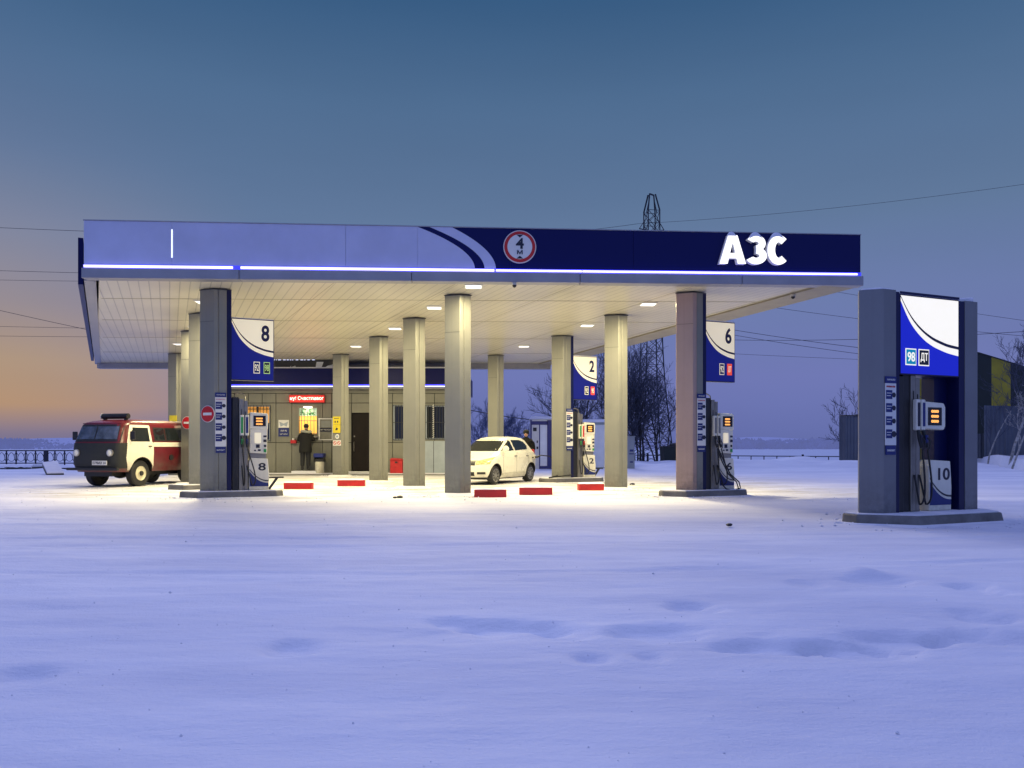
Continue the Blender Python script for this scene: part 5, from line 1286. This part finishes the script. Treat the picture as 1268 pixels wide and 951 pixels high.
mb = MB(); mb.box(.2, .42, -.008, -.001, .75, .8); mb.box(.22, .4, -.008, -.001, .88, .98); mb.box(.24, .38, -.008, -.001, .35, .42); mb.build('labels', 'blue_text', t)
t = thing('waste_container', 'dark open waste container by the right fence', 'container', (PX(824, 46), 46, .3))
MB().plate([(-.05, .0), (1.35, 0), (1.42, .8), (-.12, .8)], 0, 1.1).build('body', 'hangar_dark', t); MB().box(-.15, 1.45, -.04, 1.14, .801, .86).build('rim', 'dark_metal', t)
mb = MB(); ellip(mb, (.7, .5, .86), .4, .3, .18, 12); mb.build('rubbish', 'black_plastic', t, smooth=True)

# ------------------------------------------------------------------ right background buildings and fences
D = 46
t = thing('hangar', 'dark arched hangar with mustard yellow vertical stripes behind pylon 10', 'building', (0, D, 0))
hx = lambda px: PX(px, D)
_ht = interp([(hx(a), PZ(b, D)) for a, b in ((1098, 484), (1104, 478), (1112, 473), (1125, 462), (1140, 450), (1160, 440), (1185, 434), (1210, 437), (1240, 446), (1268, 455), (1300, 467), (1322, 480), (1334, 492))])
def ztop_h(x): return _ht(x)
xs = lin(hx(1098), hx(1334), 60)
stripes = [(1137, 1163), (1229.5, 1253), (1290, 1310)]
for mi_, nm, mm in ((0, 'wall', 'hangar_dark'), (1, 'yellow_panel', 'hangar_yellow')):
    mb = MB()
    for a, b in zip(xs[:-1], xs[1:]):
        c = (a + b) / 2; px = c / D * 1000 + 634; ys_ = any(p0 <= px <= p1 for p0, p1 in stripes)
        if ys_ == (mi_ == 1): mb.add([(a, 0, -.1), (b, 0, -.1), (b, 0, ztop_h(b)), (a, 0, ztop_h(a))], [(0, 1, 2, 3)])
    mb.build(nm, mm, t, recalc=False)
mb = MB(); vs = [];
for x in xs: vs += [(x, -.05, ztop_h(x) + .005), (x, 2.2, ztop_h(x) + .005), (x, 2.2, ztop_h(x) + .06), (x, -.05, ztop_h(x) + .06)]
mb.add(vs, [(4 * i + a, 4 * i + 4 + a, 4 * i + 4 + (a + 1) % 4, 4 * i + (a + 1) % 4) for i in range(60) for a in range(4)]); mb.build('roof', 'hangar_dark', t)
def corr_wall(mb, x0, y0, x1, y1, z0, za, zb, pitch=.22, amp=.03):
    L_ = math.hypot(x1 - x0, y1 - y0); n = max(4, int(L_ / pitch) * 4); dx, dy = (x1 - x0) / L_, (y1 - y0) / L_
    us = lin(0, 1, n)
    mb.grid(lambda u, v: (x0 + (x1 - x0) * u + dy * amp * math.sin(u * L_ / pitch * 2 * math.pi), y0 + (y1 - y0) * u - dx * amp * math.sin(u * L_ / pitch * 2 * math.pi), z0 + ((za + (zb - za) * u) - z0) * v), us, [0, 1])
mb = MB(); corr_wall(mb, PX(1150, 42), 42, PX(1218, 42), 42, 0, PZ(537, 42), PZ(537, 42)); corr_wall(mb, PX(1218.5, 41.5), 41.5, PX(1300, 41.5), 41.5, 0, PZ(502, 41.5), PZ(504, 41.5))
tag(mb.build('sheet_fence', 'corrugated', None, smooth=True), 'weathered corrugated sheet fence in front of the hangar', 'fence')
t = thing('metal_shed', 'small corrugated grey shed with leaning roof left of pylon 10', 'shed', (PX(1047, 44), 44, 0))
wS = PX(1080, 44) - PX(1047, 44); zt = PZ(515, 44)
mb = MB(); corr_wall(mb, 0, 0, wS, 0, 0, zt, zt - .05, .18, .02); corr_wall(mb, 0, 0, 0, .8, 0, zt, zt); corr_wall(mb, wS, 0, wS, .8, 0, zt, zt); mb.build('wall', 'corrugated', t, smooth=True)
mb = MB(); mb.add([(-.03, -.05, zt + .01), (wS, -.05, zt - .04), (wS, .8, zt - .04), (-.03, .8, zt + .01), (-.03, -.05, zt + .06), (wS, -.05, zt + .0), (wS, .8, zt), (-.03, .8, zt + .06)], [(0, 3, 2, 1), (4, 5, 6, 7), (0, 1, 5, 4), (1, 2, 6, 5), (2, 3, 7, 6), (3, 0, 4, 7)]); mb.build('roof', 'dark_metal', t)
mb = MB(); ellip(mb, (.85, .3, zt), .35, .3, .12, 12); mb.build('tarpaulin', 'black_plastic', t, smooth=True)
# right rail fence
D = 50; zt = PZ(564, D)
t = thing('rail_fence', 'low dark rail fence on the river bank right of the forecourt', 'fence')
mb = MB(); a = (PX(775, D), PX(1330, D))
mb.bar((a[0], D, PZ(563.5, D)), (a[1], D, PZ(567.5, D)), .06); mb.build('top_rail', 'fence_rail', t); mb = MB(); mb.bar((a[0], D, .0), (a[1], D, -.05), .05); mb.build('lower_rail', 'fence_rail', t)
px = 778; k = 0
while px < 1325:
    x = PX(px, D); big = (k % 6 == 2); MB().box(x - (.06 if big else .022), x + (.06 if big else .022), D - .03, D + .03, -.5, PZ(563.5 + (px - 775) * .0072, D) + (.12 if big else 0)).build('post', 'fence_dark', t); px += 16 if px > 800 else 12; k += 1
t['label'] = 'low dark rail fence on the river bank right of the forecourt'
# left ornamental fence
D = 50
t = thing('iron_railing', 'dark ornamental iron railing on the river bank at the far left', 'fence')
x0_, x1_ = PX(-160, D), PX(235, D); za, zb = PZ(574.5, D), PZ(558, D)
mb = MB(); mb.bar((x0_, D, zb), (x1_, D, zb), .07); mb.build('top_rail', 'fence_dark', t); mb = MB(); mb.bar((x0_, D, za + .05), (x1_, D, za + .05), .06); mb.build('lower_rail', 'fence_dark', t)
mb = MB(); x = x0_; s_ = .6; k = 0
while x < x1_:
    MB().box(x - .03, x + .03, D - .03, D + .03, za - .3, zb + .01).build('post', 'fence_dark', t)
    zc = (za + zb) / 2 + .02; c = x + s_ / 2
    mb.tube([(c + .20 * math.cos(q) * (1 - .3 * math.sin(q)), D, zc + .27 * math.sin(q)) for q in lin(0, 2 * math.pi, 14)], .018, 5)
    mb.tube([(x + .02, D, zb - .1), (x + .12, D, zc + .1), (x + .1, D, zc - .1), (x + .02, D, za + .12)], .016, 5); mb.tube([(x + s_ - .02, D, zb - .1), (x + s_ - .12, D, zc + .1), (x + s_ - .1, D, zc - .1), (x + s_ - .02, D, za + .12)], .016, 5)
    x += s_; k += 1
mb.build('scrollwork', 'fence_dark', t)
MB().box(PX(57, D) - .1, PX(57, D) + .1, D - .1, D + .1, -.2, zb + .02).build('main_post', 'fence_dark', t)
# snow covered slabs along the left
for a, b, D, h, lab in ((-70, 8, 40.5, .20, 'low snow covered slab edge at the far left corner'), (8, 40, 40, .27, 'snow covered kerb slab left of the tilted slab'), (64, 112, 40, .20, 'snow covered kerb slab between tilted slab and van')):
    t = thing('kerb_slab', lab, 'slab', (PX(a, D), D, 0), 0, 'snow covered kerb slabs by the left fence')
    w_ = PX(b, D) - PX(a, D); MB().box(0, w_, 0, 1.2, -.1, h * .42).build('slab', 'trim_dark', t)
    mb = MB(); mb.grid(lambda u, v: (w_ * u, -.06 + 3.5 * v, (h * .36 + .05 * noise.noise(Vector((u * 6 + a, 0, 0))) if v == 0 else (h * (.8 + .25 * noise.noise(Vector((u * 5 + a, v * 3, 1)))) if v < 1 else 0)) * (1 if 0 < u < 1 else .4)), lin(0, 1, 24), [0, .06, .25, .6, 1]); mb.build('snow_cap', 'snow_cap', t, smooth=True)
t = thing('tilted_slab', 'flat slab with snow on it lying tilted at the far left', 'slab', (PX(51, 32), 32, 0))
mb = MB(); v_ = [(-.42, .8, .44), (.06, 1.0, .50), (.90, 0, .06), (.32, -.15, .05)]
mb.add([(x, y, z - .14) for x, y, z in v_] + v_, [(0, 3, 2, 1), (4, 5, 6, 7), (0, 1, 5, 4), (1, 2, 6, 5), (2, 3, 7, 6), (3, 0, 4, 7)]); mb.build('slab', 'trim_dark', t)
mb = MB(); mb.add([(x, y, z + .005) for x, y, z in v_] + [(x, y, z + .05) for x, y, z in v_], [(0, 3, 2, 1), (4, 5, 6, 7), (0, 1, 5, 4), (1, 2, 6, 5), (2, 3, 7, 6), (3, 0, 4, 7)]); mb.build('snow_cap', 'snow_cap', t)

# ------------------------------------------------------------------ lattice tower
D = 80; p_ = 1000 / D
tw = thing('lattice_tower', 'tall dark steel lattice power tower behind the canopy', 'power pylon', (PX(807, D), D, 0), R(12))
zt = lambda py: PZ(py, D)
levels = [(-1, 1.7), (zt(480), 1.0), (zt(430), .82), (zt(380), .72), (zt(330), .66), (zt(283), .60), (zt(262), .60)]
half = interp(levels); ztop_ = zt(262); zpk = zt(241)
mb = MB(); nb = 20; zz = [-1 + (ztop_ + 1) * i / nb for i in range(nb + 1)]
legs = MB()
for sx in (-1, 1):
    for sy in (-1, 1):
        for a, b in zip(zz[:-1], zz[1:]): legs.bar((sx * half(a), sy * half(a), a), (sx * half(b), sy * half(b), b), .09)
        legs.bar((sx * half(ztop_), sy * half(ztop_), ztop_), (sx * .3 * (1 if sx > 0 else 1), sy * .2, zpk), .11)
legs.bar((-.3, -.2, zpk), (.3, .2, zpk), .12); legs.build('legs', 'tower_steel', tw)
for a, b in zip(zz[:-1], zz[1:]):
    ha, hb = half(a), half(b)
    for s_ in (-1, 1):
        mb.bar((-ha, s_ * ha, a), (hb, s_ * hb, b), .045); mb.bar((ha, s_ * ha, a), (-hb, s_ * hb, b), .045)
        mb.bar((s_ * ha, -ha, a), (s_ * hb, hb, b), .045); mb.bar((s_ * ha, ha, a), (s_ * hb, -hb, b), .045)
        mb.bar((-hb, s_ * hb, b), (hb, s_ * hb, b), .045)
mb.build('bracing', 'tower_steel', tw)
mb = MB()
for sx in (-1, 1):
    mb.bar((sx * .66, 0, zt(272)), (sx * 1.3, 0, zt(284)), .06); mb.bar((sx * .66, 0, zt(285)), (sx * 1.3, 0, zt(284)), .08)
    mb.bar((sx * .55, 0, zt(264)), (sx * .2, 0, zt(244)), .07)
mb.build('crossarm', 'tower_steel', tw)

# ------------------------------------------------------------------ wires
def wire(pa, pb, sag, lab, r=.017):
    a = Vector((PX(pa[0], pa[2]), pa[2], PZ(pa[1], pa[2]))); b = Vector((PX(pb[0], pb[2]), pb[2], PZ(pb[1], pb[2])))
    pts = [a.lerp(b, q) - Vector((0, 0, 4 * sag * q * (1 - q))) for q in lin(0, 1, 20)]
    o = MB().tube(pts, r, 5, cap=False).build('power_line', 'wire_black', None, smooth=True); tag(o, lab, 'cable', 'power lines in the sky')
wire((-120, 276, 60), (300, 292, 60), .1, 'power line reaching the canopy corner from the left, highest on the left')
wire((-120, 331, 62), (300, 341, 62), .1, 'upper of the two close left power lines below the canopy lip', .016)
wire((-120, 344, 64), (300, 349, 64), .1, 'lower of the two close left power lines below the canopy lip', .014)
wire((-120, 356, 60), (300, 446, 60), .2, 'power line slanting down to the right at the left edge')
wire((-120, 401, 66), (300, 408, 66), .1, 'thin level power line at left below the slanting one', .014)
wire((-120, 414, 68), (300, 417, 68), .1, 'lowest thin power line at the far left', .014)
wire((790, 277, 80), (1420, 205, 62), .6, 'power line rising right from the tower top across the sky', .015)
wire((790, 277, 80), (600, 292, 95), .3, 'power line running left from the tower top behind the fascia', .02)
wire((870, 402, 60), (1290, 452, 50), .3, 'steepest power line crossing behind pylon 10 on the right')
wire((870, 408, 62), (1290, 462, 52), .3, 'second power line sloping down behind pylon 10', .016)
wire((900, 372, 62), (1290, 418, 52), .2, 'faint power line emerging under the right canopy edge', .014)
wire((870, 420, 66), (1290, 409, 50), .3, 'nearly level power line behind pylon 10')
wire((870, 436, 66), (1290, 452, 55), .1, 'lowest faint power line on the right', .012)
wire((940, 345, 66), (1290, 400, 55), .1, 'faint power line just right of the canopy corner', .013)
wire((583, 508, 60), (660, 520, 55), .05, 'short cable between rear column and service cabinet', .03)

# ------------------------------------------------------------------ trees
def tree(lab, px, D, top_py, spread=1.0, stems=1, seed=1, bark='bark', twig='twig', lean=0, dens=1.0, name='bare_tree', group='bare winter trees beyond the forecourt', z0=0., thick=1.0, mind=.010, up=.25):
    rng = random.Random(seed); Hh = PZ(top_py, D) - z0
    t = thing(name, lab, 'tree', (PX(px, D), D, z0), 0, group)
    tr = MB(); cr = MB(); cnt = [0]
    def grow(p, d, ln, r, lv, maxlv):
        n = 5 if lv < 2 else 3; pts = [p]; q = p.copy(); dd = d.copy(); rs = [r]
        for i in range(n):
            dd = (dd + Vector((rng.gauss(0, .10 + .05 * lv), rng.gauss(0, .10 + .05 * lv), rng.gauss(up * .25, .06)))).normalized()
            q = q + dd * ln / n; pts.append(q.copy()); rs.append(max(mind * .6, r * (1 - .62 * (i + 1) / n)))
        (tr if lv == 0 or (lv == 1 and stems > 2) else cr).tube(pts, rs, 6 if lv == 0 else (4 if lv == 1 else 3), cap=False)
        cnt[0] += 1
        if lv >= maxlv: return
        kids_ = int((4 + rng.random() * 3) * dens) + (2 if lv == 0 else 0)
        for k in range(kids_):
            f = (.25 + .75 * (k + rng.random()) / kids_) if lv else (.22 + .76 * (k + rng.random()) / kids_)
            i = min(n - 1, int(f * n)); base = pts[i].lerp(pts[i + 1], f * n - i)
            dr_ = (pts[i + 1] - pts[i]).normalized()
            az = rng.uniform(0, 2 * math.pi); side = dr_.orthogonal().normalized(); side.rotate(Matrix.Rotation(az, 3, dr_))
            an = rng.uniform(.45, .95) * spread; nd = (dr_ * math.cos(an) + side * math.sin(an)); nd.z += up * .6; nd.normalize()
            grow(base, nd, ln * rng.uniform(.42, .68) * (1 - .25 * f), max(mind, rs[i] * .55), lv + 1, maxlv)
    for s_ in range(stems):
        a = rng.uniform(0, 2 * math.pi); tl = (.05 + .38 * rng.random()) if stems > 1 else .03
        d = Vector((math.cos(a) * tl + lean, math.sin(a) * tl, 1)).normalized()
        grow(Vector((math.cos(a) * .12 * stems ** .5, math.sin(a) * .12, -.2)), d, Hh * (rng.uniform(.62, .82) if stems > 1 else .80), Hh * .0125 * thick * (.75 if stems > 1 else 1), 0, 4 if stems == 1 else 3)
    tr.build('trunk', bark, t, smooth=True, recalc=False); cr.build('crown', twig, t, smooth=False, recalc=False)
    return t
tree('frosted thin tree behind the rearmost right column', 597, 62, 500, 1, 3, 11, twig='twig_frost', bark='twig_frost', mind=.013, dens=1.25)
tree('frosted bush right of the rearmost right column', 636, 60, 508, 1.1, 4, 12, twig='twig_frost', bark='twig_frost', mind=.013, dens=1.25)
tree('frosted low bush behind the white car roof', 655, 58, 522, 1.2, 3, 19, twig='twig_frost', bark='twig_frost', mind=.013, dens=1.2)
tree('bare tree with wide crown left of pump 2 column', 690, 54, 452, 1.1, 3, 13, mind=.014)
tree('dense bare tree directly behind pump sign 2', 722, 50, 440, 1.0, 5, 14, mind=.013, dens=1.1)
tree('dense bare tree behind the second right column', 752, 52, 436, 1.0, 5, 15, mind=.013, dens=1.1)
tree('dense bare multi stemmed tree in front of the lattice tower', 792, 48, 442, 1.0, 6, 16, mind=.013, dens=1.2)
tree('bare tree leaning right beside the lattice tower', 818, 50, 462, 1.0, 4, 17, mind=.013, lean=.12, dens=1.1)
tree('low bare bush under the lattice tower', 776, 47, 500, 1.2, 6, 18, mind=.012)
tree('bare bush behind the container, lowest of the group', 706, 49, 492, 1.2, 4, 20, mind=.012)
tree('bare sapling showing above the grey shed', 1062, 47, 478, .9, 2, 21, mind=.012)
tree('bare tree seen through the top of pylon 10', 1121, 44, 450, 1.0, 2, 22, mind=.010)
tree('pale birch in front of the hangar near the right edge', 1246, 39, 404, .8, 1, 23, bark='birch_bark', twig='twig', mind=.008, thick=.9, z0=.3)
tree('leaning pale birch at the right edge', 1252, 37, 470, .9, 1, 24, bark='birch_bark', twig='birch_bark', lean=.32, mind=.009, z0=.3, dens=.8)
tree('small birch sapling left of the leaning birch', 1226, 40, 480, .9, 1, 25, bark='birch_bark', twig='twig', mind=.008, z0=.3, dens=.8)

# little litter stones on the snow
for px, py, r_, lab in ((495, 616.5, .045, 'dark frozen lump on the snow left of the front middle column'), (903, 651.5, .03, 'tiny dark lump on the snow right of pump 6'), (783, 600.5, .05, 'dark frozen lump at the foot of the second right column'), (489, 617, .03, 'smaller dark lump beside the frozen lump')):
    D = CH * 1000 / (py - 553); o = MB(); rng = random.Random(int(px))
    o.grid(lambda u, v: tuple(Vector((math.cos(u) * math.sin(v) * 1.6, math.sin(u) * math.sin(v), math.cos(v) * .7)) * r_ * (1 + .35 * noise.noise(Vector((math.cos(u) * 2 + px, math.sin(u) * 2, v))))), lin(0, 2 * math.pi, 12), lin(0, math.pi, 7))
    o = o.build('frozen_lump', 'black_plastic', None, smooth=True); o.location = (PX(px, D), D, .02); tag(o, lab, 'debris', 'dark lumps lying on the snow')

mb = MB(); rng = random.Random(77)
spots = [(t_.location.x + .25, t_.location.y, .75) for t_, _ in cols.values()] + [(p10.location.x + 1.1, p10.location.y + .3, 1.5)]
def crumb(x, y, r_):
    z = H(x, y) + r_ * .3; k = [Vector((1, 0, 0)), Vector((-1, 0, 0)), Vector((0, 1, 0)), Vector((0, -1, 0)), Vector((0, 0, .8)), Vector((0, 0, -.6))]
    mb.add([(x + q.x * r_ * rng.uniform(.6, 1.3), y + q.y * r_ * rng.uniform(.6, 1.3), z + q.z * r_ * rng.uniform(.6, 1.2)) for q in k], [(0, 2, 4), (2, 1, 4), (1, 3, 4), (3, 0, 4), (2, 0, 5), (1, 2, 5), (3, 1, 5), (0, 3, 5)])
for cx, cy, rr in spots:
    for i in range(70):
        a = rng.uniform(0, 6.28); q = rr * (.7 + .7 * rng.random() ** 2); crumb(cx + q * math.cos(a) * 1.2, cy + q * math.sin(a) * .8, rng.uniform(.008, .032))
for i in range(900): crumb(rng.uniform(-12, 8), rng.uniform(16, 31), rng.uniform(.006, .022))
for i in range(420):
    yy = 2.2 * (7.5 ** rng.random()); crumb(rng.uniform(-.8, .8) * yy, yy, rng.uniform(.0015, .0045) * (1 + yy * .10) * (1 if rng.random() < .9 else 2))
tag(mb.build('snow_crumbs', 'snow_cap', None, smooth=True), 'loose crumbs of frozen snow scattered over the ground', 'snow', kind='stuff')
# ------------------------------------------------------------------ render settings
sc.render.engine = 'CYCLES'; sc.cycles.use_denoising = True
try: sc.cycles.denoiser = 'OPENIMAGEDENOISE'
except Exception: pass
sc.cycles.max_bounces = 6; sc.cycles.diffuse_bounces = 4; sc.cycles.glossy_bounces = 3; sc.cycles.transmission_bounces = 3; sc.cycles.sample_clamp_indirect = 6
sc.view_settings.view_transform = 'Standard'; sc.view_settings.look = 'None'; sc.view_settings.exposure = 0; sc.view_settings.gamma = 1
